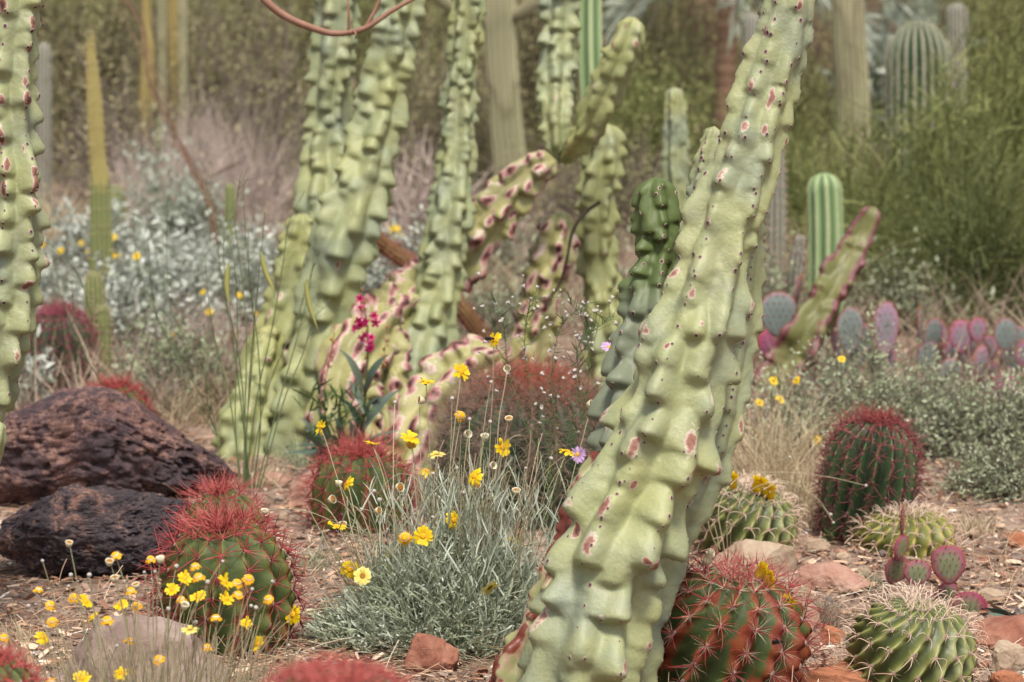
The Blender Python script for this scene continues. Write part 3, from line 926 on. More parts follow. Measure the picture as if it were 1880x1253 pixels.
MT['lava_dark'] = gmat('dark_lava_rock', [
    dict(stops=[(.25, (120, 86, 76)), (.5, (156, 120, 106)), (.8, (182, 154, 142))], off=.5, n=[(10, 1.0, 6, .4), (60, .5, 3)]),
    dict(stops=[(0, (80, 68, 72), 0), (.32, (90, 76, 78), 0), (.44, (86, 75, 80), .9), (.65, (60, 52, 58), 1), (1, (106, 96, 102), 1)], off=.56, n=[(7, 1.2, 8, .3), (45, .9, 6, .3), (150, .5, 3)])],
    rough=.85, bump=[(30, .01), (90, .006), (300, .003)])
MT['pink_rock'] = gmat('pink_rock', [
    dict(stops=[(.2, (150, 104, 90)), (.45, (188, 142, 124)), (.6, (206, 168, 150)), (.85, (214, 190, 176))], off=.5, n=[(7, 1.0, 6, .3), (70, .3, 3)])], rough=.85, bump=[(25, .004), (150, .0015)])
MT['dusky_rock'] = gmat('dusky_rock', [dict(stops=[(.2, (120, 98, 90)), (.45, (150, 128, 118)), (.6, (176, 156, 146)), (.85, (160, 138, 128))], off=.5, n=[(7, 1.0, 6, .3), (70, .3, 3)])], rough=.9, bump=[(25, .004), (150, .0015)])
MT['red_rock'] = gmat('red_brown_rock', [
    dict(stops=[(.2, (120, 70, 58)), (.45, (162, 104, 84)), (.62, (184, 132, 110)), (.7, (216, 190, 176)), (.85, (160, 104, 90))], off=.5, n=[(9, 1.1, 6, 1.0), (70, .3, 3)])], rough=.8, bump=[(25, .004), (150, .0015)])
MT['tan_rock'] = gmat('tan_rock', [
    dict(stops=[(.2, (146, 122, 100)), (.45, (184, 160, 136)), (.6, (204, 184, 160)), (.85, (190, 172, 154))], off=.5, n=[(8, 1.0, 6, .3), (70, .3, 3)])], rough=.85, bump=[(25, .004), (150, .0015)])
MT['orange_rock'] = gmat('orange_rock', [
    dict(stops=[(.2, (158, 96, 66)), (.5, (192, 126, 92)), (.85, (206, 160, 134))], off=.5, n=[(9, 1.0, 6, .3), (70, .3, 3)])], rough=.85, bump=[(25, .003), (150, .0015)])
MT['ground'] = gmat('gravel_and_litter_ground', [
    dict(stops=[(.2, (112, 82, 68)), (.45, (150, 126, 110)), (.6, (178, 154, 138)), (.8, (206, 186, 170))], off=.5, n=[(2.2, .6, 4), (45, .9, 5), (240, .5, 3)]),
    dict(stops=[(0, (130, 100, 80), 0), (.5, (120, 90, 72), 0), (.62, (106, 76, 60), .7), (1, (94, 68, 56), .9)], off=.45, n=[(.9, 1.2, 4), (18, .4, 3)])], rough=.95, bump=[(60, .006), (260, .003)])
MT['hill'] = gmat('hillside_scrub_soil', [
    dict(stops=[(.2, (84, 74, 50)), (.5, (116, 104, 70)), (.8, (146, 130, 96))], off=.5, n=[(.4, 1.0, 5), (3, .6, 4)])], rough=1.)
MT['pebble'] = gmat('mixed_gravel', [
    dict(stops=[(0, (118, 84, 72)), (.2, (164, 122, 104)), (.4, (150, 128, 116)), (.6, (188, 158, 140)), (.8, (128, 116, 112)), (1, (206, 190, 174))], wa=1, n=[(90, .2, 3)])], rough=.85)
MT['chip'] = gmat('wood_litter', [
    dict(stops=[(0, (96, 66, 52)), (.35, (146, 108, 86)), (.65, (180, 144, 118)), (.9, (206, 180, 156)), (1, (232, 218, 202))], wa=1)], rough=.9, k=.9)
MT['insect'] = gmat('dark_insect', [dict(stops=[(0, (30, 26, 26)), (1, (60, 48, 40))], wb=1)], rough=.4)
MT['wing'] = gmat('smoky_wing', [dict(stops=[(0, (120, 116, 120)), (1, (150, 146, 150))], wb=1)], rough=.3, transl=.5)

# ================================================================ camera, light
cam = bpy.data.cameras.new('camera')
co = bpy.data.objects.new('camera', cam)
COL.objects.link(co)
SC.camera = co
cam.sensor_width = 36
cam.lens = FPX / 1880 * 36
cam.clip_start = .1
cam.clip_end = 1000
co.location = (0, 0, CAMH)
co.rotation_euler = (PI / 2 - PITCH, 0, 0)
cam.dof.use_dof = True
cam.dof.focus_distance = 4.0
cam.dof.aperture_fstop = 5.6
cam.dof.aperture_blades = 9

W = bpy.data.worlds.new('World')
SC.world = W
W.use_nodes = True
wn = W.node_tree.nodes
sky = wn.new('ShaderNodeTexSky')
sky.sky_type = 'NISHITA'
sky.sun_disc = False
SUN_EL, SUN_AZ = math.radians(64), math.radians(166)      # azimuth: clockwise from +Y (north); sun behind the camera to the right
sky.sun_elevation = SUN_EL
sky.sun_rotation = SUN_AZ
sky.dust_density = 4
sky.air_density = 1
hs = wn.new('ShaderNodeHueSaturation')
hs.inputs['Saturation'].default_value = .35
W.node_tree.links.new(sky.outputs[0], hs.inputs['Color'])
W.node_tree.links.new(hs.outputs[0], wn['Background'].inputs[0])
wn['Background'].inputs[1].default_value = .095
sl = bpy.data.lights.new('sun', 'SUN')
sl.energy = 2.5
sl.angle = math.radians(12)
sl.color = (1, .93, .82)
so = bpy.data.objects.new('sun', sl)
COL.objects.link(so)
sd = Vector((math.sin(SUN_AZ) * math.cos(SUN_EL), math.cos(SUN_AZ) * math.cos(SUN_EL), math.sin(SUN_EL)))
so.rotation_mode = 'QUATERNION'
so.rotation_quaternion = sd.to_track_quat('Z', 'Y')
so.location = (5, -5, 10)
SC.view_settings.view_transform = 'Standard'
SC.view_settings.look = 'None'
SC.view_settings.exposure = .95
SC.cycles.use_denoising = True
SC.cycles.max_bounces = 6
SC.cycles.diffuse_bounces = 3
SC.cycles.transmission_bounces = 4
SC.cycles.use_adaptive_sampling = True
SC.cycles.adaptive_threshold = .02

# ================================================================ setting
def sheet(name, xs, ys, zf, mat):
    X, Y = np.meshgrid(xs, ys)
    V = np.stack([X, Y, zf(X, Y)], -1).reshape(-1, 3)
    nx, ny = len(xs), len(ys)
    i = np.arange(ny - 1)[:, None] * nx
    j = np.arange(nx - 1)[None]
    f = np.stack([i + j, i + j + 1, i + nx + j + 1, i + nx + j], -1).reshape(-1, 4)
    m = MB(); m.add(V, q=f)
    return tag(m.build(name, mat), kind='structure')


xs = np.concatenate([[-300, -120, -50, -20, -8, -4], np.linspace(-2.2, 2.2, 420), [4, 8, 20, 50, 120, 300]])
ys = np.concatenate([[-60, -20, -5, 0, 1.5], np.linspace(2.3, 8, 480), np.linspace(8.1, 30, 120), [40, 60, 100, 180, 300]])


def gfull(X, Y):
    m = (np.abs(X) < 2.5) & (Y > 2) & (Y < 9)
    z = gz(X, np.minimum(Y, 45))
    d = np.zeros_like(z)
    p = np.stack([X[m] * 14, Y[m] * 14, 0 * X[m]], -1)
    d[m] = .006 * fbm(p, 4, 3) - .002
    return z + d


sheet('ground', xs, ys, gfull, MT['ground'])


def zh(X, Y):
    return gz(X, np.minimum(Y, 45)) - .3 + 9 * np.clip((Y - 36) / 60, 0, 1) ** .8 * (1 + .25 * vnoise(np.stack([X * .05, Y * .05, X * 0], -1), 8))


sheet('hillside', np.linspace(-90, 90, 90), np.linspace(35.5, 130, 50), zh, MT['hill'])

# gravel and litter lying on the ground
def scatter(n, y0, y1, r, spread=1.4):
    D = y0 + (y1 - y0) * r.random(n) ** 1.25
    x = (r.random(n) - .5) * 1880 / FPX * D * spread
    return x, D


r = np.random.default_rng(5)
for nm, cnt, y0, y1, smin, smax in (('gravel', 20000, 3.2, 9.5, .0022, .010),):
    x, y = scatter(cnt, y0, y1, r)
    s = smin + (smax - smin) * r.random(cnt) ** 3.5
    dens = vnoise(np.stack([x * 2, y * 2, x * 0], -1), 9)
    s = s * np.where(x > .35, 1.25, .9) * np.where(dens > -.4, 1, .4)
    v, f = ICO[2]
    v1 = v[None] * (1 + .25 * r.normal(size=(cnt, len(v), 1)).clip(-1.5, 1.5)) * (s[:, None, None]) * r.uniform(.6, 1.4, (cnt, 1, 3)) * np.array([1, 1, .6])
    an = r.uniform(0, 2 * PI, cnt)
    c_, s_ = np.cos(an)[:, None], np.sin(an)[:, None]
    vx = v1[..., 0] * c_ - v1[..., 1] * s_
    vy = v1[..., 0] * s_ + v1[..., 1] * c_
    V = np.stack([vx + x[:, None], vy + y[:, None], v1[..., 2] + gz(x, y)[:, None] + s[:, None] * .3], -1)
    F = (f[None] + (np.arange(cnt) * len(v))[:, None, None]).reshape(-1, 3)
    m = MB(); m.add(V.reshape(-1, 3), t=F, a=np.repeat(r.random(cnt), len(v)))
    tag(m.build('gravel', MT['pebble'], smooth=False), 'small mixed pink, grey and tan stones covering the soil between the plants', 'gravel', kind='stuff')
cnt = 36000
x, y = scatter(cnt, 3.2, 9.0, r, 1.3)
d = np.stack([r.normal(size=cnt), r.normal(size=cnt), r.normal(size=cnt) * .16], 1)
d = unit(d)
L = .005 + .026 * r.random(cnt) ** 2.0
st = np.stack([x, y, gz(x, y) + .003 + .006 * r.random(cnt)], 1)
m = MB()
blades(m, curves(st, d, L, rdir(cnt, r) * .12, 3), L * r.uniform(.15, .5, cnt), np.stack([r.normal(size=cnt) * .3, r.normal(size=cnt) * .3, np.ones(cnt)], 1), r.random(cnt), fold=.3, prof=np.array([.7, 1, .6]))
cnt = 15000
x, y = scatter(cnt, 3.2, 10, r)
d = unit(np.stack([r.normal(size=cnt), r.normal(size=cnt), np.abs(r.normal(size=cnt)) * .2], 1))
st = np.stack([x, y, gz(x, y) + .004], 1)
tubes(m, curves(st, d, r.uniform(.02, .09, cnt), rdir(cnt, r) * .2 + np.array([0, 0, -.05]), 4), np.full(4, .0006), 3, r.uniform(.5, 1, cnt))
tag(m.build('plant_litter', MT['chip'], smooth=False), 'brown wood chips and dry stalk fragments strewn over the soil', 'litter', kind='stuff')
# ================================================================ totem cacti
def root_at(name, label, px, D, cat='cactus', group=None):
    g = GD(px, D)
    return thing(name, label, cat, g, group)


TP = 'lumpy column cactus'
# the big leaning one in front
mc = root_at('totem_pole_cactus', 'huge pale green lumpy cactus leaning to the right across the foreground', 1050, 3.72)
stem(mc, [(1450, -70, 3.78, 44), (1440, 40, 3.78, 51), (1407, 160, 3.78, 57), (1378, 270, 3.77, 60), (1332, 400, 3.76, 65), (1302, 520, 3.75, 71), (1262, 640, 3.74, 80), (1222, 780, 3.73, 87), (1174, 900, 3.72, 88), (1128, 1000, 3.71, 87), (1100, 1100, 3.7, 87), (1074, 1200, 3.69, 92), (1062, 1300, 3.69, 92), (1056, 1380, 3.69, 92)],
     MT['totem'], 3, nrib=7, nc=260, step=.0028, amp=.44, dens=1.1, scar=.38, knobw=1.0, base=.82, ribw=.30, areoles=.028, cap=False, droop=.4, wav=.07, skip=.1, streaks=1.8, ampf=[(0, 1), (.45, .95), (.62, .6), (.8, .45), (1, .3)])
stem(mc, [(1362, 345, 3.93, 28), (1368, 450, 3.93, 34), (1362, 560, 3.92, 37), (1348, 660, 3.9, 38), (1318, 780, 3.88, 44), (1270, 880, 3.86, 56), (1215, 990, 3.84, 58), (1165, 1110, 3.82, 58), (1150, 1220, 3.8, 62), (1140, 1330, 3.8, 62)],
     MT['totem'], 14, nrib=5, nc=120, step=.004, amp=.22, dens=.8, scar=.35, base=.72, areoles=.02, name='stem')
stem(mc, [(1205, 325, 3.97, 26), (1206, 380, 3.97, 35), (1210, 470, 3.97, 38), (1196, 560, 3.96, 46), (1180, 650, 3.95, 52), (1172, 740, 3.93, 60), (1160, 840, 3.92, 70), (1130, 950, 3.9, 70)],
     MT['totem_young'], 23, nrib=6, nc=170, step=.0032, amp=.5, dens=1.15, scar=.15, base=.74, tone=(0, 0, 1, 1), areoles=.05, droop=.35, knobw=1.1, angw=1.1, skip=0)
stem(mc, [(1312, 232, 3.93, 15), (1300, 300, 3.93, 26), (1292, 380, 3.92, 30), (1280, 470, 3.92, 34)], MT['totem'], 31, nrib=5, nc=90, amp=.25, scar=.3, areoles=.03)
stem(mc, [(1118, 830, 3.88, 28), (1082, 915, 3.87, 42), (1062, 985, 3.86, 36), (1028, 1060, 3.85, 34), (996, 1140, 3.84, 34), (950, 1215, 3.82, 38), (925, 1300, 3.8, 38)],
     MT['rust'], 37, nrib=5, nc=110, step=.004, amp=.32, dens=1.1, scar=.5, base=.75)

le = root_at('totem_pole_cactus', 'pale green lumpy cactus with red scars rising along the left edge of the picture', -100, 4.25)
stem(le, [(30, -90, 4.2, 52), (22, 40, 4.2, 50), (10, 160, 4.2, 52), (16, 300, 4.2, 50), (14, 430, 4.2, 55), (12, 530, 4.2, 48), (-8, 640, 4.2, 50), (-34, 720, 4.22, 50), (-80, 830, 4.25, 56), (-100, 960, 4.25, 62), (-105, 1100, 4.25, 62)],
     MT['totem'], 43, nrib=6, nc=170, step=.0035, amp=.44, dens=1.1, scar=.6, base=.75, areoles=.022, cap=False)
stem(le, [(-4, 772, 4.12, 16), (-12, 815, 4.12, 22), (-40, 870, 4.15, 26), (-90, 930, 4.2, 30)], MT['totem'], 44, nrib=5, nc=80, amp=.15, scar=.1)

# clump in the middle left
ml = root_at('totem_pole_cactus', 'clump of tall pale green lumpy stems behind the thin green stalks', 540, 6.4)
stem(ml, [(616, -90, 6.6, 34), (614, 60, 6.6, 34), (606, 160, 6.6, 34), (602, 260, 6.6, 36), (592, 370, 6.55, 38), (575, 480, 6.5, 42), (545, 600, 6.45, 44), (515, 720, 6.4, 47), (500, 850, 6.35, 48)],
     MT['totem_far'], 51, nrib=6, nc=110, step=.0075, amp=.42,  ribw=.34, dens=1.48, scar=.06, base=.84, skip=0, droop=.45, cap=False)
stem(ml, [(750, -90, 6.15, 34), (735, 20, 6.15, 36), (708, 140, 6.15, 38), (690, 230, 6.15, 41), (662, 340, 6.12, 47), (628, 440, 6.1, 52), (602, 550, 6.1, 48), (585, 660, 6.1, 52), (566, 760, 6.1, 59), (556, 860, 6.1, 65)],
     MT['totem_far'], 57, nrib=6, nc=130, step=.0065, amp=.42,  ribw=.34, dens=1.58, scar=.08, base=.84, skip=0, droop=.45, cap=False)
stem(ml, [(560, 392, 6.3, 29), (548, 470, 6.3, 35), (532, 560, 6.3, 39), (505, 660, 6.3, 44), (490, 780, 6.3, 47), (490, 850, 6.3, 47)],
     MT['totem_yellow'], 59, nrib=6, nc=100, step=.008, amp=.42,  ribw=.34, dens=1.38, scar=.35, base=.84)
stem(ml, [(502, 600, 6.2, 20), (478, 690, 6.15, 33), (452, 770, 6.1, 39), (440, 860, 6.05, 41)],
     MT['totem_yellow'], 61, nrib=6, nc=90, step=.008, amp=.42,  ribw=.34, dens=1.38, scar=.3, base=.84)

mm = root_at('totem_pole_cactus', 'tall curved lumpy cactus with pink scarred arms forking right, by magenta flowers', 730, 6.3)
stem(mm, [(862, -90, 6.35, 24), (858, 30, 6.35, 24), (846, 160, 6.35, 25), (838, 290, 6.33, 28), (824, 400, 6.3, 33), (808, 500, 6.28, 35), (788, 600, 6.25, 41), (762, 700, 6.2, 46), (735, 790, 6.15, 50), (720, 880, 6.1, 52)],
     MT['totem_far'], 67, nrib=6, nc=110, step=.0065, amp=.42,  ribw=.34, dens=1.58, scar=.05, base=.84, skip=0, droop=.45, cap=False)
stem(mm, [(1022, 296, 6.45, 26), (970, 324, 6.45, 32), (915, 382, 6.45, 36), (868, 440, 6.45, 40), (800, 515, 6.45, 44), (728, 570, 6.3, 46), (668, 632, 6.05, 48), (632, 705, 5.98, 48), (640, 850, 5.95, 52)],
     MT['totem_pink'], 71, nrib=6, nc=100, step=.007, amp=.5,  ribw=.34, dens=1.6, scar=1.1, streaks=2, base=.78, name='fallen_arm')
stem(mm, [(1034, -90, 6.6, 30), (1026, 60, 6.6, 31), (1018, 160, 6.55, 30), (1022, 240, 6.5, 26), (1022, 300, 6.5, 12)],
     MT['totem_far'], 73, nrib=6, nc=100, step=.0065, amp=.42,  ribw=.34, dens=1.38, scar=.2, base=.84, cap=False)
stem(mm, [(1165, 32, 6.35, 26), (1140, 100, 6.35, 29), (1110, 170, 6.38, 31), (1078, 240, 6.42, 28), (1035, 296, 6.5, 12)],
     MT['totem_yellow'], 79, nrib=5, nc=100, step=.0065, amp=.34,  ribw=.34, dens=1.08, scar=.34, base=.66)
stem(mm, [(925, 645, 6.0, 34), (880, 672, 6.0, 48), (830, 715, 5.98, 52), (790, 775, 5.95, 54), (760, 880, 5.9, 56)],
     MT['totem_pink'], 83, nrib=6, nc=110, step=.007, amp=.5,  ribw=.34, dens=1.6, scar=1.1, streaks=2, base=.78)

mr = root_at('totem_pole_cactus', 'short yellow green lumpy cactus behind the shaggy red topped barrel', 1100, 6.7)
stem(mr, [(1112, 226, 6.7, 26), (1108, 290, 6.7, 31), (1096, 370, 6.7, 30), (1098, 460, 6.7, 30), (1104, 540, 6.7, 31), (1112, 640, 6.7, 33), (1115, 760, 6.7, 35)],
     MT['totem_yellow'], 89, nrib=6, nc=100, step=.0075, amp=.42,  ribw=.34, dens=1.38, scar=.22, base=.84)
stem(mr, [(1034, 388, 6.6, 25), (1022, 450, 6.6, 33), (1002, 520, 6.6, 33), (980, 620, 6.6, 35), (960, 760, 6.6, 37)],
     MT['totem_pink'], 97, nrib=6, nc=100, step=.0075, amp=.5,  ribw=.34, dens=1.6, scar=1.1, streaks=2, base=.78)
stem(mm, [(716, 560, 6.15, 22), (700, 610, 6.12, 34), (706, 680, 6.1, 36), (716, 760, 6.05, 36), (720, 870, 6.0, 36)],
     MT['totem_pink'], 85, nrib=6, nc=90, step=.008, amp=.5, dens=1.6, scar=1.1, streaks=2, base=.78, ribw=.34)
bm_ = MB()
vine = np.array([P(x, y, d) for x, y, d in [(1100, 372, 6.55), (1070, 395, 6.5), (1050, 430, 6.5), (1040, 480, 6.5), (1028, 520, 6.52), (1000, 560, 6.5)]])
tubes(bm_, crom(vine, 6), np.linspace(.006, .004, 31), 6)
bm_.build('dead_branch', MT['twig_dark'], mr)

col = lambda *a, **k: column(*a, **k)
def cactus_col(name, label, specs, group=None, cat='cactus'):
    px, D = specs[0]['path'][-1][0], specs[0]['path'][-1][2]
    rt = root_at(name, label, px, D, cat, group)
    for s in specs:
        s = dict(s)
        column(rt, s.pop('path'), s.pop('mat'), s.pop('seed'), **s)
    return rt


FR = (MT['thin_spine'], .02, .018, 3, .0006)
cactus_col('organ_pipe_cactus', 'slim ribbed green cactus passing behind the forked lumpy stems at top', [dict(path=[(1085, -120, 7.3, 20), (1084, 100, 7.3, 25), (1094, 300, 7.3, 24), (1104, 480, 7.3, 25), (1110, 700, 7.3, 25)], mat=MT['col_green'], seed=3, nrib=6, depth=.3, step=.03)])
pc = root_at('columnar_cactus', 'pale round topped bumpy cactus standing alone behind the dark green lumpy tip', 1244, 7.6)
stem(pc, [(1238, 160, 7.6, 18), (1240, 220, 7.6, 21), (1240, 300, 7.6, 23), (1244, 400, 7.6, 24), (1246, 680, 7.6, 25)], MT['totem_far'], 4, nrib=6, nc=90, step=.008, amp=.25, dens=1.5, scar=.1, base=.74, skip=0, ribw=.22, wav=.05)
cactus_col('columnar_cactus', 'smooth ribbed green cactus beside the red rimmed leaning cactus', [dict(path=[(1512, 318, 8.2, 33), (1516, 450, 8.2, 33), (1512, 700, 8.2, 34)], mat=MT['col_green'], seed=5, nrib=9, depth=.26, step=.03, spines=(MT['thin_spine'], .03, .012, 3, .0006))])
cactus_col('columnar_cactus', 'grey spiny cactus showing just right of the big leaning stem', [dict(path=[(1424, 250, 8.6, 15), (1425, 400, 8.6, 18), (1424, 640, 8.6, 19)], mat=MT['frosty'], seed=6, nrib=9, depth=.2, step=.03, spines=(MT['pale_spine'], .02, .02, 5, .0006))])
cactus_col('columnar_cactus', 'thin dark tipped cactus between the grey spiny one and the smooth ribbed one', [dict(path=[(1470, 432, 8.0, 10), (1460, 500, 8.0, 15), (1452, 640, 8.0, 16)], mat=MT['frosty'], seed=7, nrib=8, depth=.2, step=.03, spines=(MT['mauve_spine'], .02, .02, 4, .0006))])
lean = root_at('leaning_cactus', 'yellow green cactus with dark red rib edges slanting to the right above the prickly pears', 1400, 7.1)
stem(lean, [(1608, 380, 7.2, 19), (1570, 450, 7.2, 30), (1530, 520, 7.15, 36), (1480, 610, 7.1, 40), (1440, 680, 7.1, 44), (1400, 770, 7.0, 46)], MT['rimmed'], 8, nrib=4, nc=90, step=.008, amp=.32, dens=1.5, scar=.9, base=.60, ribw=.2, wav=.08)

# far tall cacti
cactus_col('columnar_cactus', 'tall thin cactus, yellow above and green below, near the left edge', [dict(path=[(165, 55, 8.9, 7), (168, 110, 8.9, 10), (174, 200, 8.9, 15), (179, 288, 8.9, 15), (181, 300, 8.9, 13), (183, 330, 8.9, 18), (186, 460, 8.9, 21), (186, 640, 8.9, 22)], mat=MT['col_olive'], seed=10, nrib=13, depth=.16, step=.03, tone=(0, .97), spines=(MT['thin_spine'], .05, .02, 3, .0007))])
cactus_col('columnar_cactus', 'small stubby cactus at the right foot of the tall thin yellow one', [dict(path=[(214, 340, 10.6, 13), (216, 400, 10.6, 17), (216, 560, 10.6, 17)], mat=MT['col_olive'], seed=11, nrib=11, depth=.16, step=.03, tone=(0, .2), spines=(MT['thin_spine'], .05, .025, 3, .0008))])
cactus_col('columnar_cactus', 'slim tan yellow cactus running up out of the picture behind dry branches', [dict(path=[(268, -90, 14, 9), (269, 40, 14, 9), (272, 90, 14, 12), (270, 180, 14, 14), (268, 240, 14, 11), (268, 400, 14, 12)], mat=MT['tan_col'], seed=12, nrib=10, depth=.14, step=.05)])
cactus_col('columnar_cactus', 'low green cactus stub beside the foot of the slim tan one', [dict(path=[(290, 216, 13.6, 9), (291, 250, 13.6, 11), (290, 420, 13.6, 12)], mat=MT['col_olive'], seed=13, nrib=9, depth=.14, step=.05, tone=(0, .3))])
cactus_col('organ_pipe_cactus', 'cluster of pale ribbed stems hanging at the top left of the scrub', [
    dict(path=[(a, -110, 15 + b, w_), (a + 1, 20, 15 + b, w_), (a + 2, yb, 15 + b, w_ * .9), (a + 2, yb + 140, 15 + b, w_)], mat=MT['tan_col'] if k % 2 else MT['saguaro'], seed=14 + k, nrib=8, depth=.25, step=.06)
    for k, (a, b, w_, yb) in enumerate([(296, 0, 9, 100), (316, .4, 10, 120), (334, -.2, 9, 150)])])
cactus_col('columnar_cactus', 'faint grey spined cactus just right of the left edge stem', [dict(path=[(80, 78, 13.5, 12), (80, 120, 13.5, 15), (80, 420, 13.5, 16)], mat=MT['frosty'], seed=19, nrib=12, depth=.14, step=.05)])
cactus_col('columnar_cactus', 'tiny pale green cactus among the silver shrubs left of the scarred stump', [dict(path=[(422, 338, 10.5, 9), (423, 380, 10.5, 10), (422, 560, 10.5, 10)], mat=MT['col_olive'], seed=20, nrib=9, depth=.14, step=.05, tone=(0, .3))])
cactus_col('columnar_cactus', 'pair of green bristly columns behind the dark red barrel on the left', [
    dict(path=[(172, 498, 7.4, 12), (174, 540, 7.4, 18), (176, 620, 7.4, 19), (178, 760, 7.4, 20)], mat=MT['col_olive'], seed=21, nrib=12, depth=.15, step=.015, tone=(0, .25), spines=(MT['thin_spine'], .018, .016, 4, .0006)),
    dict(path=[(190, 560, 7.35, 10), (191, 620, 7.35, 14), (190, 760, 7.35, 14)], mat=MT['col_olive'], seed=22, nrib=10, depth=.15, step=.02, tone=(0, .25), spines=(MT['thin_spine'], .018, .016, 4, .0006))])
sag = cactus_col('saguaro', 'tall pale ribbed saguaro between the curved stem and the forked stems', [
    dict(path=[(916, -110, 14.2, 30), (920, 100, 14.2, 30), (926, 170, 14.2, 29), (930, 240, 14.2, 31), (938, 330, 14.2, 32), (940, 480, 14.2, 32)], mat=MT['saguaro'], seed=23, nrib=17, depth=.17, step=.08, tone=(0, .85), nc=136)], cat='saguaro')
column(sag, [(985, -30, 14.1, 14), (976, 8, 14.1, 15), (955, 26, 14.15, 14), (930, 30, 14.2, 12)], MT['saguaro'], 24, nrib=14, depth=.1, step=.05, name='arm', tone=(.7, 1))
column(sag, [(790, -60, 14.1, 15), (805, -10, 14.1, 15), (845, 20, 14.15, 15), (895, 40, 14.2, 12)], MT['saguaro'], 25, nrib=14, depth=.1, step=.05, name='arm', tone=(.7, 1))
cactus_col('saguaro', 'olive saguaro trunk rising behind the feathery green tree', [dict(path=[(1552, -110, 13, 30), (1558, 60, 13, 31), (1566, 200, 13, 32), (1566, 420, 13, 32)], mat=MT['saguaro'], seed=26, nrib=18, depth=.12, step=.06, tone=(.4, .43))], cat='saguaro')
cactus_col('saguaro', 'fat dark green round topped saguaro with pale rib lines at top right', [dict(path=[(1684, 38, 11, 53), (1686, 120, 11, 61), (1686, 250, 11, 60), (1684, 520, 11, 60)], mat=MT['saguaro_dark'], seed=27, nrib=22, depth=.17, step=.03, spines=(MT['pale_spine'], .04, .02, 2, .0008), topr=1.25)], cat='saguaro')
cactus_col('saguaro', 'small round topped pale cactus above and right of the fat dark one', [dict(path=[(1756, 5, 15, 18), (1757, 60, 15, 21), (1757, 330, 15, 21)], mat=MT['frosty'], seed=28, nrib=16, depth=.15, step=.04)], cat='saguaro')
cactus_col('saguaro', 'narrow grey cactus tucked behind the top of the big leaning stem', [dict(path=[(1382, 24, 14, 15), (1380, 80, 14, 17), (1378, 330, 14, 17)], mat=MT['frosty'], seed=29, nrib=12, depth=.15, step=.04)], cat='saguaro')
cactus_col('fallen_cactus', 'brown spiny cylinder slanting down between two lumpy stems', [dict(path=[(640, 392, 7.2, 14), (668, 424, 7.2, 15), (720, 462, 7.2, 15), (775, 504, 7.15, 15), (840, 560, 7.1, 15), (900, 640, 7.1, 15)], mat=MT['brown_col'], seed=30, nrib=12, depth=.14, step=.01, wav=.05, spines=(MT['pink_thin'], .012, .02, 4, .0007))])

# palm trunk + crown
pt = root_at('palm_tree', 'pinkish brown palm trunk with blue grey fronds at the top', 1332, 15, 'palm')
m = MB(); c4, s = resample(crom(np.array([P(1338, -80, 15), P(1336, 60, 15), P(1332, 150, 15), P(1328, 360, 15)])), .02)
tubes(m, c4, .062 + .006 * np.sin(s * 90) + .004 * n1(s * 9, 3), 12)
m.build('trunk', MT['palm'], pt)
for k in range(16):
    an = k / 16 * 2 * PI
    b0 = P(1338, -75, 15)
    d = unit(np.array([math.cos(an), math.sin(an), .35 + .5 * (k % 3) - .3]))
    m = MB()
    rib_ = curves(b0[None], d[None], [.75], np.array([[0, 0, -.55]]), 10)
    tubes(m, rib_, np.linspace(.008, .002, 10), 4)
    rr = np.random.default_rng(k)
    kk = rr.integers(2, 10, 90)
    dd = unit(d + rdir(90, rr) * .7 + np.array([0, 0, -.2]))
    blades(m, curves(rib_[0][kk], dd, rr.uniform(.15, .3, 90), rdir(90, rr) * .1 + np.array([0, 0, -.3]), 4), np.full(90, .014), rdir(90, rr), rr.random(90))
    m.build('frond', MT['blue_leaf'], pt)

# ================================================================ barrels
RB = 'red spined barrel cacti'
B = {}
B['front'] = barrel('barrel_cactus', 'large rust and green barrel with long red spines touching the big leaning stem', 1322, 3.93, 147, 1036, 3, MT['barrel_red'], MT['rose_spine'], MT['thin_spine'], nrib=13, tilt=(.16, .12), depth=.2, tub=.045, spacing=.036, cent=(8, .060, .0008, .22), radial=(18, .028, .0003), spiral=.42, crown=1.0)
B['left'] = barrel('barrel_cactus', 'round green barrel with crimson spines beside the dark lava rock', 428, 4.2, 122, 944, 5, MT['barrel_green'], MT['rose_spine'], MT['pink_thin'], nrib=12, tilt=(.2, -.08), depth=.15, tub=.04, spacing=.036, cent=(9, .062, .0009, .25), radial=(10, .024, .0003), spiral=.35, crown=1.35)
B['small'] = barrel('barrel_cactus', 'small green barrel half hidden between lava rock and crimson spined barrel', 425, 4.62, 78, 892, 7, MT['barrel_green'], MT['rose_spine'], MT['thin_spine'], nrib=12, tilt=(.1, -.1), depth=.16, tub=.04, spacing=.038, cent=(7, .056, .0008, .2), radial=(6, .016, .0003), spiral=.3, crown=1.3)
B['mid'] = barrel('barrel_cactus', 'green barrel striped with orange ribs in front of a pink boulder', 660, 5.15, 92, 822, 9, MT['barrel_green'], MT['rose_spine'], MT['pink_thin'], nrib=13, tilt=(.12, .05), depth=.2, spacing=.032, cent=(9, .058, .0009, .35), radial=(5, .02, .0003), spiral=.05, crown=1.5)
B['near'] = barrel('barrel_cactus', 'blurred crown of red spines at the bottom edge in front of the silver plant', 625, 2.45, 215, 1188, 11, MT['barrel_green'], MT['rose_spine'], MT['pink_thin'], nrib=16, tilt=(.1, 0), depth=.15, spacing=.020, cent=(6, .028, .0008, .25), radial=(9, .02, .0004), crown=1.2)
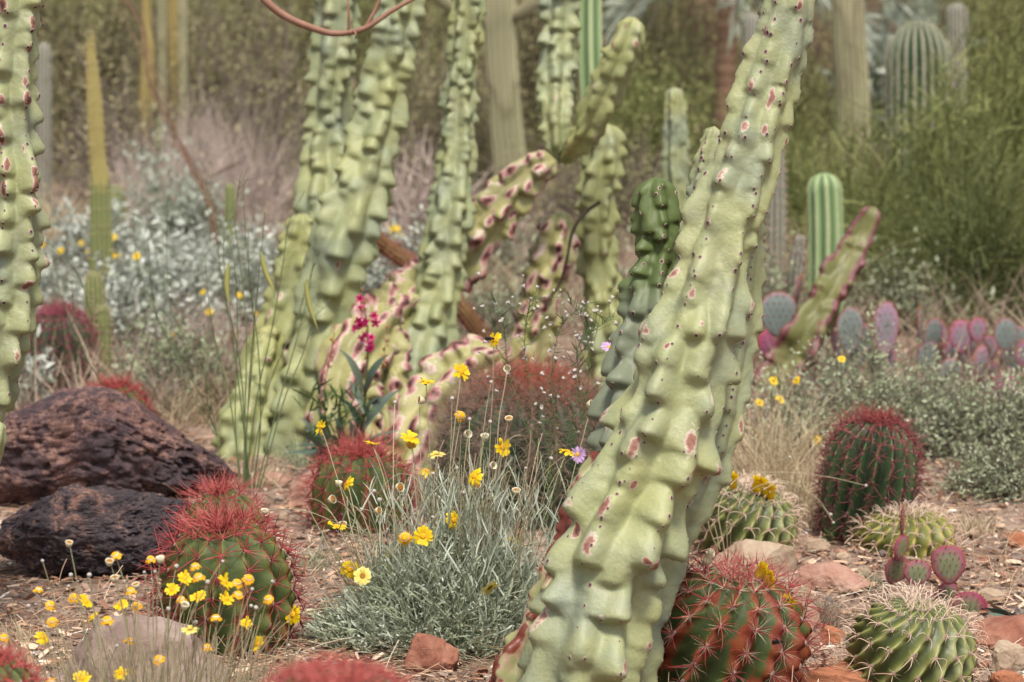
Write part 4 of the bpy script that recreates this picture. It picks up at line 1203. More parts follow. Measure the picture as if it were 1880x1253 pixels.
B['corner'] = barrel('barrel_cactus', 'red spined barrel cut off in the bottom left corner', -5, 3.1, 90, 1196, 13, MT['barrel_green'], MT['rose_spine'], MT['pink_thin'], nrib=14, depth=.15, spacing=.024, cent=(6, .035, .0008, .25), radial=(8, .02, .0004), crown=1.3)
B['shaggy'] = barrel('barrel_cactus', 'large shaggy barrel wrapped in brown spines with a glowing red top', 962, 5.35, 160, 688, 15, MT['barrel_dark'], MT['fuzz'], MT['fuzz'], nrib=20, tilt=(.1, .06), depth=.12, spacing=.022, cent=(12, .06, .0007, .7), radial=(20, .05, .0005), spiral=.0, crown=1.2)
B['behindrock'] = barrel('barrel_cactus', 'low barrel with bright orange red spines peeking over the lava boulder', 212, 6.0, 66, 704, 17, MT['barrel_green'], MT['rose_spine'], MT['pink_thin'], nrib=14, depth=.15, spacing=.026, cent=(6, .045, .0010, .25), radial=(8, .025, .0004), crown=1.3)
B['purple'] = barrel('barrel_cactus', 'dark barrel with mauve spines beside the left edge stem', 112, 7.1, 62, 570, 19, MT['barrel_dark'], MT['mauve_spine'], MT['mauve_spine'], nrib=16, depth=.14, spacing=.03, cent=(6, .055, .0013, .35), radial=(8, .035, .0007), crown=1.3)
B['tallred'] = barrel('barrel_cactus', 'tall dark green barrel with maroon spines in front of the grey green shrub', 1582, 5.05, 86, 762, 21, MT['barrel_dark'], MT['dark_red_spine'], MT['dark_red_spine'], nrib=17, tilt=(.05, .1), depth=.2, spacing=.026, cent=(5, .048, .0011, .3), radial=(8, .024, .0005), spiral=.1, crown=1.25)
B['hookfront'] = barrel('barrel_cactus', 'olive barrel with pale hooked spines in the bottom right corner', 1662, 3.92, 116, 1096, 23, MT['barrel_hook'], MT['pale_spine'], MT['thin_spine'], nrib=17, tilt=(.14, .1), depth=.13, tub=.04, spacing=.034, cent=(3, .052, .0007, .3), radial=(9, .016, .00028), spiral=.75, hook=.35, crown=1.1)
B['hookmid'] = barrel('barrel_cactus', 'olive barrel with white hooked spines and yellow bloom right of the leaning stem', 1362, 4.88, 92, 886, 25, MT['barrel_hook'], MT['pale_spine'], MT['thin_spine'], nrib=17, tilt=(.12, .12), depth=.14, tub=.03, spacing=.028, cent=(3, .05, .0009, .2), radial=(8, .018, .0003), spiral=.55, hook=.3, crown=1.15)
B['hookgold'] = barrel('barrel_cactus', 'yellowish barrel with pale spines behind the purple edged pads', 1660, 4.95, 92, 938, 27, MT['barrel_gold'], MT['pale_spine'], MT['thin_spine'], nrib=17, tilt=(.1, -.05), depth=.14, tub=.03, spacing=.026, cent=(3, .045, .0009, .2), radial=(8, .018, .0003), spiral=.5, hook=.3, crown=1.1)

# ================================================================ rocks
rock('lava_boulder', 'broad brown and black pitted boulder at left, the rear of two', 175, 905, 545, 212, MT['lava'], 4, deep=.5, sub=7, facets=5, rough=.05, pits=.24, D=5.42, box=.25,
     prof=[(-1, .62), (-.6, .86), (-.05, 1.0), (.2, .95), (.5, .74), (.75, .55), (1, .4)])
rock('lava_boulder', 'low purple black pitted boulder in front of the brown one', 190, 1062, 430, 165, MT['lava_dark'], 6, deep=.5, sub=7, facets=5, rough=.05, pits=.24, box=.28, D=4.66,
     prof=[(-1, .8), (-.5, .97), (0, 1.0), (.5, .96), (.85, .85), (1, .6)])
R_ = [
    ('pale pink boulder behind the left of the orange ribbed barrel', 592, 895, 130, 66, 'pink_rock', 5, 5.35),
    ('pale pink boulder behind the right of the orange ribbed barrel', 745, 905, 120, 88, 'pink_rock', 15, 5.35),
    ('thin flat pink slab left of the pale pink boulder', 492, 892, 90, 22, 'pink_rock', 7, None),
    ('red brown angular rock under the silver plant at the bottom', 790, 1236, 108, 66, 'red_rock', 8, None),
    ('long pale slab between the hooked spine barrel and the rust barrel', 1385, 1066, 170, 62, 'tan_rock', 9, None),
    ('flat pink slab right of the long pale slab', 1525, 1086, 150, 44, 'pink_rock', 10, None),
    ('tall pink rock against the right side of the rust barrel', 1476, 1188, 70, 84, 'pink_rock', 11, None),
    ('small orange rock left of the corner hooked barrel', 1526, 1184, 62, 34, 'orange_rock', 12, None),
    ('small pale rock above the small orange rock', 1480, 1120, 56, 44, 'tan_rock', 13, None),
    ('long pink topped slab at the right edge', 1872, 1196, 190, 56, 'red_rock', 14, None),
    ('tan rounded stone at the right edge below the long slab', 1856, 1236, 78, 58, 'tan_rock', 16, None),
    ('flat pink stone on the bottom edge left of the corner hooked barrel', 1555, 1275, 190, 42, 'orange_rock', 17, None),
    ('small orange stone at the right edge beside the shrub', 1872, 1006, 46, 26, 'orange_rock', 18, None),
    ('greyish tan boulder under the yellow flowers at bottom left', 265, 1262, 350, 122, 'dusky_rock', 19, 3.86),
    ('tiny pale stone at the left end of the lava boulders', 14, 902, 52, 28, 'tan_rock', 20, None),
    ('pale pink flat rock behind the lava boulder by the left edge stem', 62, 738, 110, 34, 'pink_rock', 21, 5.9),
    ('pale stone at the foot of the maroon spined barrel', 1500, 1012, 52, 22, 'tan_rock', 22, None),
    ('pink flat stone among the stalks behind the lava boulder', 402, 742, 76, 40, 'pink_rock', 23, 6.9),
    ('grey violet flat stone right of the purple edged pads', 1818, 1106, 60, 24, 'tan_rock', 24, None),
    ('pinkish stone in the bottom right corner', 1850, 1262, 70, 26, 'orange_rock', 25, None),
    ('peach coloured boulder among the silver shrubs at far left', 106, 470, 90, 72, 'orange_rock', 26, 9.6),
    ('brownish stone left of the silver plant at the bottom', 604, 1215, 44, 18, 'red_rock', 27, None),
]
for lb, px, by, w_, h_, mt, sd_, D in R_:
    rock('rock', lb, px, by, w_, h_, MT[mt], sd_, deep=.6, sub=6, facets=16, rough=.045, box=.25, D=D, sink=.3)
# medium loose stones, countable
r = np.random.default_rng(77)
spots = [(1540, 1130, 24, 'small grey stone right of the tall pink rock'), (1585, 1060, 30, 'small stone behind the corner hooked barrel'), (1800, 1040, 26, 'small stone right of the purple edged pads'), (1842, 1062, 22, 'small white stone near the right edge'),
         (1790, 990, 26, 'small tan stone right of the yellowish barrel'), (1805, 1228, 24, 'small stone beside the tan rounded stone'), (540, 925, 30, 'flat white stone left of the orange ribbed barrel'), (520, 955, 22, 'small grey stone near the crimson spined barrel'),
         (20, 960, 20, 'small grey stone left of the dark lava rock'), (34, 1012, 18, 'small dark stone beneath the dark lava rock'), (565, 1150, 22, 'small brown stone between crimson barrel and silver plant'), (885, 1240, 22, 'small white stone by the foot of the leaning stem'),
         (1460, 1030, 24, 'small pale stone behind the flat pink slab'), (1545, 1030, 26, 'small brown stone at the foot of the yellowish barrel'), (700, 1000, 22, 'small pink stone in front of the orange ribbed barrel')]
for k, (px, by, w_, lb) in enumerate(spots):
    rock('stone', lb, px, by, w_, w_ * .55, MT[['pink_rock', 'tan_rock', 'red_rock'][k % 3]], 100 + k, deep=.8, sub=3, facets=8, rough=.03, box=.2, group='loose stones on the soil')

# ================================================================ prickly pears
pears = [
    ('prickly_pear', 'grey blue prickly pear pads left of the red rimmed leaning cactus', [(1428, 583, 62, 74, .1, 'pad_grey'), (1466, 538, 40, 50, 1.3, 'pad_purple'), (1408, 640, 30, 50, .8, 'pad_magenta')]),
    ('prickly_pear', 'upright lilac prickly pear pad with a pink bud on top', [(1626, 608, 42, 88, .2, 'pad_purple'), (1622, 670, 40, 60, -.3, 'pad_purple')]),
    ('prickly_pear', 'grey prickly pear pads left of the upright lilac pad', [(1560, 612, 46, 74, .3, 'pad_grey'), (1576, 640, 46, 76, -.2, 'pad_grey'), (1536, 645, 40, 60, 1.3, 'pad_purple')]),
    ('prickly_pear', 'row of pink rimmed prickly pear pads right of the upright lilac pad', [(1689, 602, 40, 58, 1.3, 'pad_grey'), (1712, 620, 34, 56, .6, 'pad_grey'), (1735, 630, 40, 64, 1.25, 'pad_pink'), (1764, 622, 42, 54, .2, 'pad_pink'), (1788, 638, 36, 50, .4, 'pad_pink'), (1778, 668, 40, 52, -.2, 'pad_purple'), (1800, 670, 34, 56, .9, 'pad_purple'), (1813, 648, 36, 50, .1, 'pad_pink'), (1818, 690, 36, 38, .2, 'pad_pink'), (1745, 690, 40, 50, .2, 'pad_grey'), (1750, 650, 36, 50, .5, 'pad_purple'), (1726, 668, 36, 52, -.3, 'pad_pink'), (1795, 610, 30, 40, .2, 'pad_pink'), (1702, 660, 36, 54, .3, 'pad_grey')]),
    ('prickly_pear', 'slate grey prickly pear pads at the right edge', [(1846, 618, 38, 52, .1, 'pad_grey'), (1867, 632, 36, 50, -.3, 'pad_grey'), (1858, 668, 38, 52, .3, 'pad_grey'), (1882, 655, 36, 50, .3, 'pad_pink')]),
    ('prickly_pear', 'magenta prickly pear pad leaning out beside the shrub at right', [(1846, 722, 46, 66, .3, 'pad_magenta'), (1862, 770, 34, 44, .8, 'pad_magenta')]),
]
for i, (nm, lb, pads) in enumerate(pears):
    D = 7.2 if i != 5 else 6.6
    rt = root_at(nm, lb, pads[0][0], D, 'prickly pear', None)
    for k, (x, y, w_, h_, yw, mt) in enumerate(pads):
        pad(rt, x, y - 4, w_ * 1.12, h_ * 1.15, D + .07 * (k % 3) - .07, yw, MT[mt], 60 + i * 11 + k, lean=[0, .15, -.2][k % 3], spine=(MT['gold_bristle'], .008, .0005, .019))
    yb = max(p[1] + p[3] / 2 for p in pads)
    for k in range(max(1, len(pads) // 3)):     # lower pads down to the soil, mostly behind the shrub
        x = pads[(k * 3) % len(pads)][0]
        y = yb - 15
        gy = 626.5 - ((float(gz(0, D)) - CAMH) / D + math.sin(PITCH)) / math.cos(PITCH) * FPX
        while y < gy:
            pad(rt, x, y + 22, 44, 58, D + .02 * k, .3, MT['pad_grey'], 90 + k)
            y += 46
    if i == 1:
        pad(rt, 1622, 568, 12, 20, D - .07, 0, MT['pad_pink'], 5, thick=.6, name='bud')
np_ = root_at('prickly_pear', 'near prickly pear with spotted purple edged pads behind the corner hooked barrel', 1690, 4.45, 'prickly pear')
sp = (MT['gold_bristle'], .006, .0003, .011)
for k, (x, y, w_, h_, yw, ln, dz) in enumerate([(1657, 957, 46, 58, 1.35, .02, 0), (1654, 1006, 34, 48, 1.0, .1, 0), (1646, 1048, 50, 56, .5, .4, .03), (1684, 1053, 52, 50, .1, .15, -.03), (1741, 1038, 62, 74, -.15, -.1, 0), (1738, 1092, 44, 50, .5, .2, .05), (1780, 1118, 62, 66, -.3, -.25, .0), (1715, 1120, 60, 70, .2, 0, .06), (1712, 1165, 60, 70, .1, 0, .05)]):
    pad(np_, x, y, w_, h_, 4.45 + dz, yw, MT['pad_near'], 40 + k, lean=ln, spine=sp, thick=.17)
# ================================================================ flower heads (shared meshes)
def lathe(m, prof, n=16, a=0, b=None, wob=0., r=None):
    prof = np.array(prof, float)
    th = np.arange(n) * 2 * PI / n
    w = 1 + (wob * np.sin(th * 7))[None]
    V = np.stack([prof[:, :1] * np.cos(th) * w, prof[:, :1] * np.sin(th) * w, prof[:, 1:2] + 0 * th[None]], -1)
    m.add(V.reshape(-1, 3), q=grid_faces(len(prof), n)[:, ::-1], a=a, b=np.repeat(np.linspace(0, 1, len(prof)), n) if b is None else b)


def petals(n, L, w, rise, r, r0=.0035, droop=.0, ragged=.2):
    m = MB()
    for k in range(n):
        an = 2 * PI * k / n + r.normal() * .08
        rs = rise + r.normal() * ragged
        l = L * r.uniform(.85, 1.1)
        S, Wn = 6, 5
        t = np.linspace(0, 1, S)[:, None]
        u = np.linspace(-1, 1, Wn)[None]
        wd = w * (.42 + .75 * np.sin(PI * np.clip(t * .62 + .08, 0, 1)))
        tip = 1 - .07 * np.abs(np.sin(u * PI * 1.4)) * (t > .95) - .09 * (u ** 2) * (t ** 3)
        rad = r0 + l * t * tip
        z = l * (math.tan(rs) * t * .8 - droop * t * t) - .0006 * np.cos(u * PI * 1.5) * t
        x = rad + 0 * u
        y = u * wd / 2
        c, s = math.cos(an), math.sin(an)
        V = np.stack([x * c - y * s, x * s + y * c, z + 0 * x + k % 2 * .0005], -1)
        i = np.arange(S - 1)[:, None] * Wn; j = np.arange(Wn - 1)[None]
        F = np.stack([i + j, i + Wn + j, i + Wn + j + 1, i + j + 1], -1).reshape(-1, 4)
        m.add(V.reshape(-1, 3), q=F, a=r.random(), b=np.repeat(t.ravel(), Wn))
    return m


def dome(R_, h, n=16):
    m = MB(); t = np.linspace(0, PI / 2, 6)
    lathe(m, [(R_ * .8, -.002)] + [(R_ * math.cos(x) + 1e-5, h * math.sin(x) - (h * .25 if x > 1.4 else 0)) for x in t], n)
    return m


rh = np.random.default_rng(3)
PET = [petals(12, .0130, .0056, ri, rh, droop=dr_).mesh('flower', MT['petal']) for ri, dr_ in ((.15, .05), (.3, .2), (-.05, .1), (.1, .4))]
PETP = petals(11, .0125, .0072, .35, rh, droop=.3).mesh('faded_flower', MT['petal_pale'])
PETD = petals(10, .0078, .0058, -.35, rh, droop=.5).mesh('withered_flower', MT['gold_petal'])
DISC = dome(.0052, .0032).mesh('disc', MT['disc'])
DISCG = dome(.0068, .0045).mesh('disc', MT['disc'])
DISCB = dome(.0058, .0015).mesh('disc', MT['disc_brown'])
m = MB(); lathe(m, [(.001, -.009), (.0045, -.0085), (.0062, -.004), (.0072, .0012), (.0066, .0014), (.0055, -.002)], 18, wob=.05)
CUP = m.mesh('seed_cup', MT['cream'])
m = MB(); lathe(m, [(.0008, -.006), (.003, -.0045), (.0034, -.001), (.0024, .001)], 12, wob=.05)
CALYX = m.mesh('calyx', MT['silver_leaf'])
BUDV = []
m = MB(); v, f = ICO[3]; m.add(v * .0034 * (1 + .12 * fbm(v * 3, 2, 1))[:, None], t=f); BUD = m.mesh('bud', MT['bud'])
AST = petals(26, .0085, .0017, .1, rh, r0=.0025, ragged=.12).mesh('flower', MT['purple_petal'])
ADISC = dome(.003, .0018, 12).mesh('disc', MT['disc'])


def head(parent, kind, loc, d, s=1.0, spin=0.):
    if kind == 'F':
        o = place(PET[random.randrange(4)], 'flower', parent, loc, d, s, spin); k = place(DISC, 'disc', o, loc); place(CALYX, 'calyx', o, loc)
    elif kind == 'P':
        o = place(PETP, 'flower', parent, loc, d, s, spin); place(DISCB, 'disc', o, loc); place(CALYX, 'calyx', o, loc)
    elif kind == 'G':
        o = place(CUP, 'spent_flower', parent, loc, d, s, spin); k = place(DISCG, 'disc', o, loc); place(PETD, 'withered_petals', o, loc)
    elif kind == 'C':
        o = place(CUP, 'seed_head', parent, loc, d, s, spin)
        if random.random() < .6: place(DISCB, 'disc', o, loc)
    elif kind == 'A':
        o = place(AST, 'flower', parent, loc, d, s, spin); place(ADISC, 'disc', o, loc)
    else:
        o = place(BUD, 'bud', parent, loc, d, s * random.uniform(.8, 1.2), spin)
    return o


def dirv(tx, ty, tz):
    return unit(np.array([tx, ty, tz], float))


TODCAM = {'c': (0, -1, .35), 'u': (0, -.35, 1), 'l': (-.7, -.6, .4), 'r': (.7, -.6, .3), 's': (.2, -.15, 1), 'd': (.6, -.5, -.6), 'b': (-.3, .8, .4)}


def stalked(parent, base, headpos, mat, r, arch=.3, rad=.0008, name='flower_stalk', a=None, via=None):
    base, e = np.array(base), np.array(headpos)
    d = e - base
    mid = base + d * .55 + np.array([-.25 * d[0], -.25 * d[1], arch * np.linalg.norm(d)]) + r.normal(size=3) * .012
    pts = [base, mid, e] if via is None else [base, *via, e]
    if via is None:
        t = np.linspace(0, 1, 14)[:, None]
        path = (1 - t) ** 2 * base + 2 * t * (1 - t) * mid + t * t * e
        path = path + np.sin(t * PI) * (fbm(np.hstack([t * 3, t * 0 + r.random() * 50, t * 0]), 2, 3)[:, None]) * .006 * rdir(1, r)
    else:
        path = crom(np.array(pts), 8)
    m = MB()
    tubes(m, path, np.linspace(1.1, .8, len(path)) * rad, 5, r.random() if a is None else a)
    m.build(name, mat, parent)
    return path


# ---------------------------------------------------------------- desert marigold in the middle
r = np.random.default_rng(21)
MGC = root_at('desert_marigold', 'silver leaved plant with long pale stalks and yellow daisies left of the big leaning stem', 820, 4.22, 'flowering plant')
gc = np.array(ORG[MGC.name])
hs_ = [(638, 887, 'F', 'l'), (784, 865, 'F', 's'), (871, 875, 'F', 'l'), (876, 891, 'C', 'c'), (617, 967, 'F', 's'), (743, 987, 'G', 'c'), (777, 985, 'F', 'c'), (833, 956, 'F', 'r'), (819, 970, 'F', 'u'),
       (719, 1030, 'F', 'c'), (643, 1046, 'F', 'c'), (666, 1058, 'P', 'c'), (538, 1129, 'F', 'l'), (747, 1098, 'F', 'u'), (750, 1122, 'F', 'u'), (899, 1079, 'P', 'd'), (943, 996, 'F', 's'),
       (611, 917, 'C', 'r'), (629, 962, 'C', 'u'), (696, 938, 'C', 'r'), (622, 885, 'C', 'u'), (802, 835, 'P', 'u'), (906, 855, 'C', 'r'), (486, 937, 'C', 'u'), (570, 1124, 'C', 'u'),
       (589, 785, 'F', 'l'), (782, 702, 'F', 's'), (847, 683, 'F', 'r'), (848, 763, 'G', 'r'), (753, 805, 'F', 'u'), (755, 814, 'G', 'c'), (683, 815, 'F', 's'), (923, 822, 'F', 'r'), (931, 677, 'C', 'c'), (907, 624, 'F', 'l'),
       (770, 735, 'C', 'l'), (860, 797, 'C', 'r'), (725, 739, 'B', 'u'), (830, 732, 'B', 'u'), (902, 702, 'B', 'u'), (1086, 742, 'C', 'r'), (1042, 829, 'F', 's'), (862, 770, 'B', 'u'), (934, 768, 'C', 'u'), (900, 775, 'B', 'u'), (890, 800, 'C', 'u'),
       (786, 945, 'B', 'u'), (795, 950, 'B', 'u'), (697, 918, 'B', 'u'), (687, 902, 'B', 'u'), (735, 895, 'C', 'r'), (850, 905, 'B', 'u'), (805, 950, 'C', 'u'), (925, 1128, 'B', 'u'), (646, 1172, 'B', 'u'), (712, 972, 'B', 'u'), (664, 935, 'B', 'u'),
       (915, 920, 'B', 'u'), (948, 900, 'C', 'u'), (870, 935, 'C', 'l'), (965, 860, 'B', 'u'), (1012, 842, 'B', 'u'), (838, 860, 'B', 'u'), (795, 870, 'B', 'u')]
for k, (x, y, kd, di) in enumerate(hs_):
    D = 4.22 + r.uniform(-.16, .12)
    if y < 830: D = 4.3 + r.uniform(-.05, .12)
    h = P(x, y, D)
    bx = 820 + np.clip((x - 820) * .45, -90, 80) + r.normal() * 25
    if y < 900: bx = 820 + (x - 820) * .55 + r.normal() * 18
    b = GD(bx, 4.24 + r.uniform(-.06, .1)); b[2] += .04
    path = stalked(MGC, b, h, MT['pale_stalk'] if r.random() < .65 else MT['dry_stalk'], r, arch=.10 if y < 900 else .30, rad=.0009)
    dd = np.array(TODCAM[di], float) + r.normal(size=3) * .12
    head(MGC, kd, h, dd, r.uniform(.85, 1.12) if kd in 'FP' else r.uniform(.9, 1.15), r.uniform(0, 6))
# extra headless and small-budded stalks
ex = MB()
for k in range(190):
    x = r.normal() * 85 + 880; y = r.uniform(790, 1010)
    if k < 60: x, y = r.uniform(560, 800), r.uniform(900, 1120)
    b = GD(820 + (x - 820) * .6, 4.24 + r.uniform(-.08, .1)); b[2] += .03
    e = P(x, y, 4.25 + r.uniform(-.12, .15))
    t = np.linspace(0, 1, 12)[:, None]
    mid = (b + e) / 2 + np.array([0, 0, .06 + .05 * r.random()]) + r.normal(size=3) * .03
    tubes(ex, (1 - t) ** 2 * b + 2 * t * (1 - t) * mid + t * t * e, np.linspace(.0009, .0006, 12), 4, r.random())
tag(ex.build('bare_stalks', MT['dry_stalk'], MGC), kind='stuff')
# foliage mound
fm = MB()
n = 9000
u = rdir(n, r)
c = np.stack([u[:, 0] * .235 * r.random(n) ** .5, u[:, 1] * .15 * r.random(n) ** .45, np.abs(u[:, 2]) * .185 * r.random(n) ** .6], 1)
c[:, 2] *= np.clip(1.15 - np.abs(c[:, 0]) * 2.2, .2, 1.2) * (1 + .5 * n1(c[:, 0] * 18, 4))
c[:, 2] += .01
pos = c + gc
d = unit(c * np.array([1, 1, .9]) * 5 + rdir(n, r) * .8 + np.array([0, 0, .55]))
L = r.uniform(.014, .042, n)
blades(fm, curves(pos, d, L, rdir(n, r) * .35, 5), r.uniform(.0018, .0042, n), rdir(n, r), np.clip(.5 + .35 * n1(c[:, 0] * 22 + c[:, 2] * 30, 6) + r.normal(size=n) * .2, 0, 1), fold=.3, prof=np.array([.5, .8, 1, .95, .3]))
# lobes along the leaves
kk = r.integers(0, n, 16000)
tt = r.uniform(.3, 1, 16000)[:, None]
q = pos[kk] + d[kk] * L[kk][:, None] * tt
leaves(fm, q, unit(d[kk] + rdir(16000, r) * .9), .009, .0030, np.clip(.55 + r.normal(size=16000) * .22, 0, 1), r)
# upper straggly leafy stems
n = 1500
x = r.normal(size=n) * 85 + 865; 
b = np.array([GD(a_, 4.26) for a_ in np.linspace(600, 1060, 40)])
bi = np.clip(((x - 600) / 460 * 39).astype(int), 0, 39)
pos = b[bi] + np.stack([r.normal(size=n) * .01, r.normal(size=n) * .07, .06 + .2 * r.random(n) ** 1.5], 1)
blades(fm, curves(pos, unit(rdir(n, r) * .55 + np.array([0, 0, 1])), r.uniform(.03, .07, n), rdir(n, r) * .3, 4), r.uniform(.0018, .0034, n), rdir(n, r), r.uniform(.3, 1, n), fold=.3, prof=np.array([.5, 1, .8, .2]))
tag(fm.build('foliage', MT['marigold_leaf'], MGC), kind='stuff')
# fringe on the soil
tw = MB()
n = 260
b = np.repeat(gc[None], n, 0) + np.stack([r.normal(size=n) * .12, -.06 + r.normal(size=n) * .05, r.uniform(.0, .03, n)], 1)
d = unit(np.stack([r.normal(size=n) * 1.3, -.5 + r.normal(size=n) * .4, r.uniform(0, .4, n)], 1))
tubes(tw, curves(b, d, r.uniform(.05, .13, n), rdir(n, r) * .3 + np.array([0, 0, -.1]), 5), np.linspace(.0007, .0004, 5), 3, r.random(n))
tag(tw.build('dry_twigs', MT['dry_stalk'], MGC), kind='stuff')

# ---------------------------------------------------------------- yellow flowers bottom left
r = np.random.default_rng(22)
MGL = root_at('desert_marigold', 'clump of straw stalks with small golden yellow flower heads at bottom left', 270, 3.45, 'flowering plant')
hl = [(72, 1082, 'G'), (94, 1109, 'G'), (96, 1139, 'G'), (135, 1096, 'G'), (157, 1105, 'F'), (168, 1133, 'F'), (196, 1137, 'G'), (221, 1109, 'F'), (249, 1111, 'G'), (240, 1083, 'G'), (211, 1019, 'G'), (201, 1030, 'C'),
      (127, 996, 'C'), (276, 1025, 'G'), (294, 1024, 'C'), (339, 1062, 'F'), (316, 1083, 'F'), (332, 1099, 'G'), (358, 1038, 'G'), (363, 1058, 'G'), (363, 1096, 'F'), (413, 1069, 'F'), (436, 1069, 'G'), (457, 1061, 'G'),
      (416, 1100, 'F'), (438, 1090, 'G'), (396, 1133, 'G'), (451, 1145, 'F'), (349, 1157, 'P'), (237, 1175, 'G'), (290, 1209, 'G'), (381, 1187, 'G'), (78, 1170, 'F'), (7, 1169, 'G'), (221, 1236, 'F'), (238, 1231, 'G'), (150, 1246, 'F'), (95, 1250, 'G'), (474, 1183, 'F'),
      (492, 1098, 'G'), (130, 1056, 'B'), (126, 1077, 'B'), (164, 1056, 'B'), (165, 1085, 'B'), (228, 1068, 'B'), (265, 1051, 'B'), (285, 1050, 'B'), (211, 1060, 'C'), (249, 1073, 'C'), (324, 1040, 'B'), (309, 1118, 'B'), (409, 1031, 'B'), (381, 1069, 'B'), (463, 1082, 'B'),
      (461, 1113, 'B'), (470, 1116, 'B'), (359, 1143, 'B'), (78, 1030, 'B'), (52, 1113, 'B'), (62, 1200, 'B'), (215, 1186, 'B'), (340, 1110, 'C'), (500, 1068, 'B'), (530, 1185, 'B'), (545, 1200, 'B'), (575, 1192, 'B')]
for x, y, kd in hl:
    D = 3.42 + r.uniform(-.1, .16)
    h = P(x, y, D)
    bx = 270 + (x - 270) * .55 + r.normal() * 25
    b = GD(bx, D + .04); b[2] += .0
    stalked(MGL, b, h, MT['dry_stalk'] if r.random() < .7 else MT['pale_stalk'], r, arch=.05, rad=.00085)
    dd = np.array([r.normal() * .25, -.25 + r.normal() * .25, 1]) if kd != 'F' else np.array([r.normal() * .5, -.5, .9 + r.normal() * .3])
    head(MGL, kd, h, dd, (.8 if kd != 'F' else .72) * r.uniform(.9, 1.12), r.uniform(0, 6))
ex = MB()
for k in range(260):
    x = r.uniform(-30, 560); y = 1090 + 150 * r.random() ** .6 if k < 130 else r.uniform(1150, 1250)
    D = 3.45 + r.uniform(-.15, .22)
    b = GD(270 + (x - 270) * (.6 if k < 130 else .8) + r.normal() * 14, D)
    e = P(x, y, D + r.normal() * .03)
    t = np.linspace(0, 1, 10)[:, None]
    mid = (b + e) / 2 + np.array([0, 0, .04 * r.random()]) + r.normal(size=3) * .02
    tubes(ex, (1 - t) ** 2 * b + 2 * t * (1 - t) * mid + t * t * e, np.linspace(.0009, .0005, 10), 4, r.random())
tag(ex.build('bare_stalks', MT['dry_stalk'], MGL), kind='stuff')
fm = MB(); n = 1500
pos = np.array([GD(a_, 3.5) for a_ in r.uniform(120, 560, n)]) + np.stack([np.zeros(n), r.normal(size=n) * .06, r.uniform(0, .05, n)], 1)
blades(fm, curves(pos, unit(rdir(n, r) * .8 + np.array([0, 0, 1])), r.uniform(.02, .06, n), rdir(n, r) * .3, 4), r.uniform(.001, .0026, n), rdir(n, r), r.uniform(0, .7, n), prof=np.array([.5, 1, .8, .2]))
tag(fm.build('foliage', MT['marigold_leaf'], MGL), kind='stuff')

# ---------------------------------------------------------------- lilac asters: wiry stems
r = np.random.default_rng(23)
AS = root_at('wiry_aster', 'thin green wiry plant with tiny dry white heads and two lilac daisies', 1010, 4.5, 'flowering plant')
wm = MB()
def wire(pts, rad=.0011, a=.5):
    pth = crom(np.array([P(x, y, d) for x, y, d in pts]), 7)
    tubes(wm, pth, np.linspace(rad, rad * .55, len(pth)), 5, a)
    return pth
b0 = [(1012, 1080, 4.45), (1010, 980, 4.45)]
gb = GD(1008, 4.47)
tips = []
main_ = [b0 + [(1006, 900, 4.45), (1020, 800, 4.45), (1012, 700, 4.45), (1030, 600, 4.45), (1080, 556, 4.45)],
         b0 + [(1016, 880, 4.46), (990, 760, 4.47), (965, 660, 4.48), (966, 590, 4.48), (975, 548, 4.48)],
         b0 + [(1030, 870, 4.43), (1070, 760, 4.42), (1082, 660, 4.42), (1070, 590, 4.42), (1044, 552, 4.42)],
         b0 + [(1000, 860, 4.48), (960, 770, 4.5), (935, 690, 4.5), (925, 610, 4.5), (902, 530, 4.5)],
         b0 + [(1020, 900, 4.44), (1062, 720, 4.44), (1060, 640, 4.44), (1100, 600, 4.44), (1124, 585, 4.44)]]
for pl in main_:
    pth = wire(pl)
    L_ = len(pth)
    for q in range(13):
        i = int(r.uniform(.42, 1) * (L_ - 1))
        s0 = pth[i]
        dd = unit(np.array([r.normal() * .9, r.normal() * .5, .8 + r.normal() * .3]))
        l = r.uniform(.03, .085) * (1.2 - .5 * i / L_)
        br = curves(s0[None], dd[None], [l], rdir(1, r) * .35, 6)
        tubes(wm, br, np.linspace(.0006, .0004, 6), 4, .4)
        tips.append((br[0][-1], dd))
        for _ in range(r.integers(0, 3)):
            d2 = unit(dd + rdir(1, r)[0] * .9)
            b2 = curves(br[0][3][None], d2[None], [l * .5], rdir(1, r) * .3, 5)
            tubes(wm, b2, np.linspace(.0005, .0003, 5), 3, .4)
            tips.append((b2[0][-1], d2))
    tips.append((pth[-1], unit(pth[-1] - pth[-3])))
wl = wire([(1070, 610, 4.42), (1085, 640, 4.41), (1100, 650, 4.4), (1118, 640, 4.38)], .0006)
wl2 = wire([(1030, 860, 4.44), (1050, 850, 4.42), (1061, 838, 4.4)], .0006)
wm.build('stems', MT['green_stalk'], AS)
tag(AS.children[0], kind=None)
fl_ = MB()
n = 420
src = np.array([p for pl in main_ for p in crom(np.array([P(x, y, d) for x, y, d in pl]), 12)])
kk = r.integers(0, len(src), n)
blades(fl_, curves(src[kk], unit(rdir(n, r) + np.array([0, 0, .5])), r.uniform(.01, .028, n), rdir(n, r) * .4, 4), r.uniform(.0012, .0026, n), rdir(n, r), r.random(n), prof=np.array([.5, 1, .8, .2]))
fl_.build('foliage', MT['narrow_leaf'], AS)
m = MB(); lathe(m, [(.0004, -.004), (.0017, -.0035), (.0018, -.001), (.0032, .0022), (.0026, .0016), (.0004, .0006)], 9, wob=.2)
DRY = m.mesh('dry_head', MT['bud'])
r.shuffle(tips)
for p, d in tips[:95]:
    place(DRY, 'dry_head', AS, p, d, r.uniform(.75, 1.3), r.uniform(0, 6))
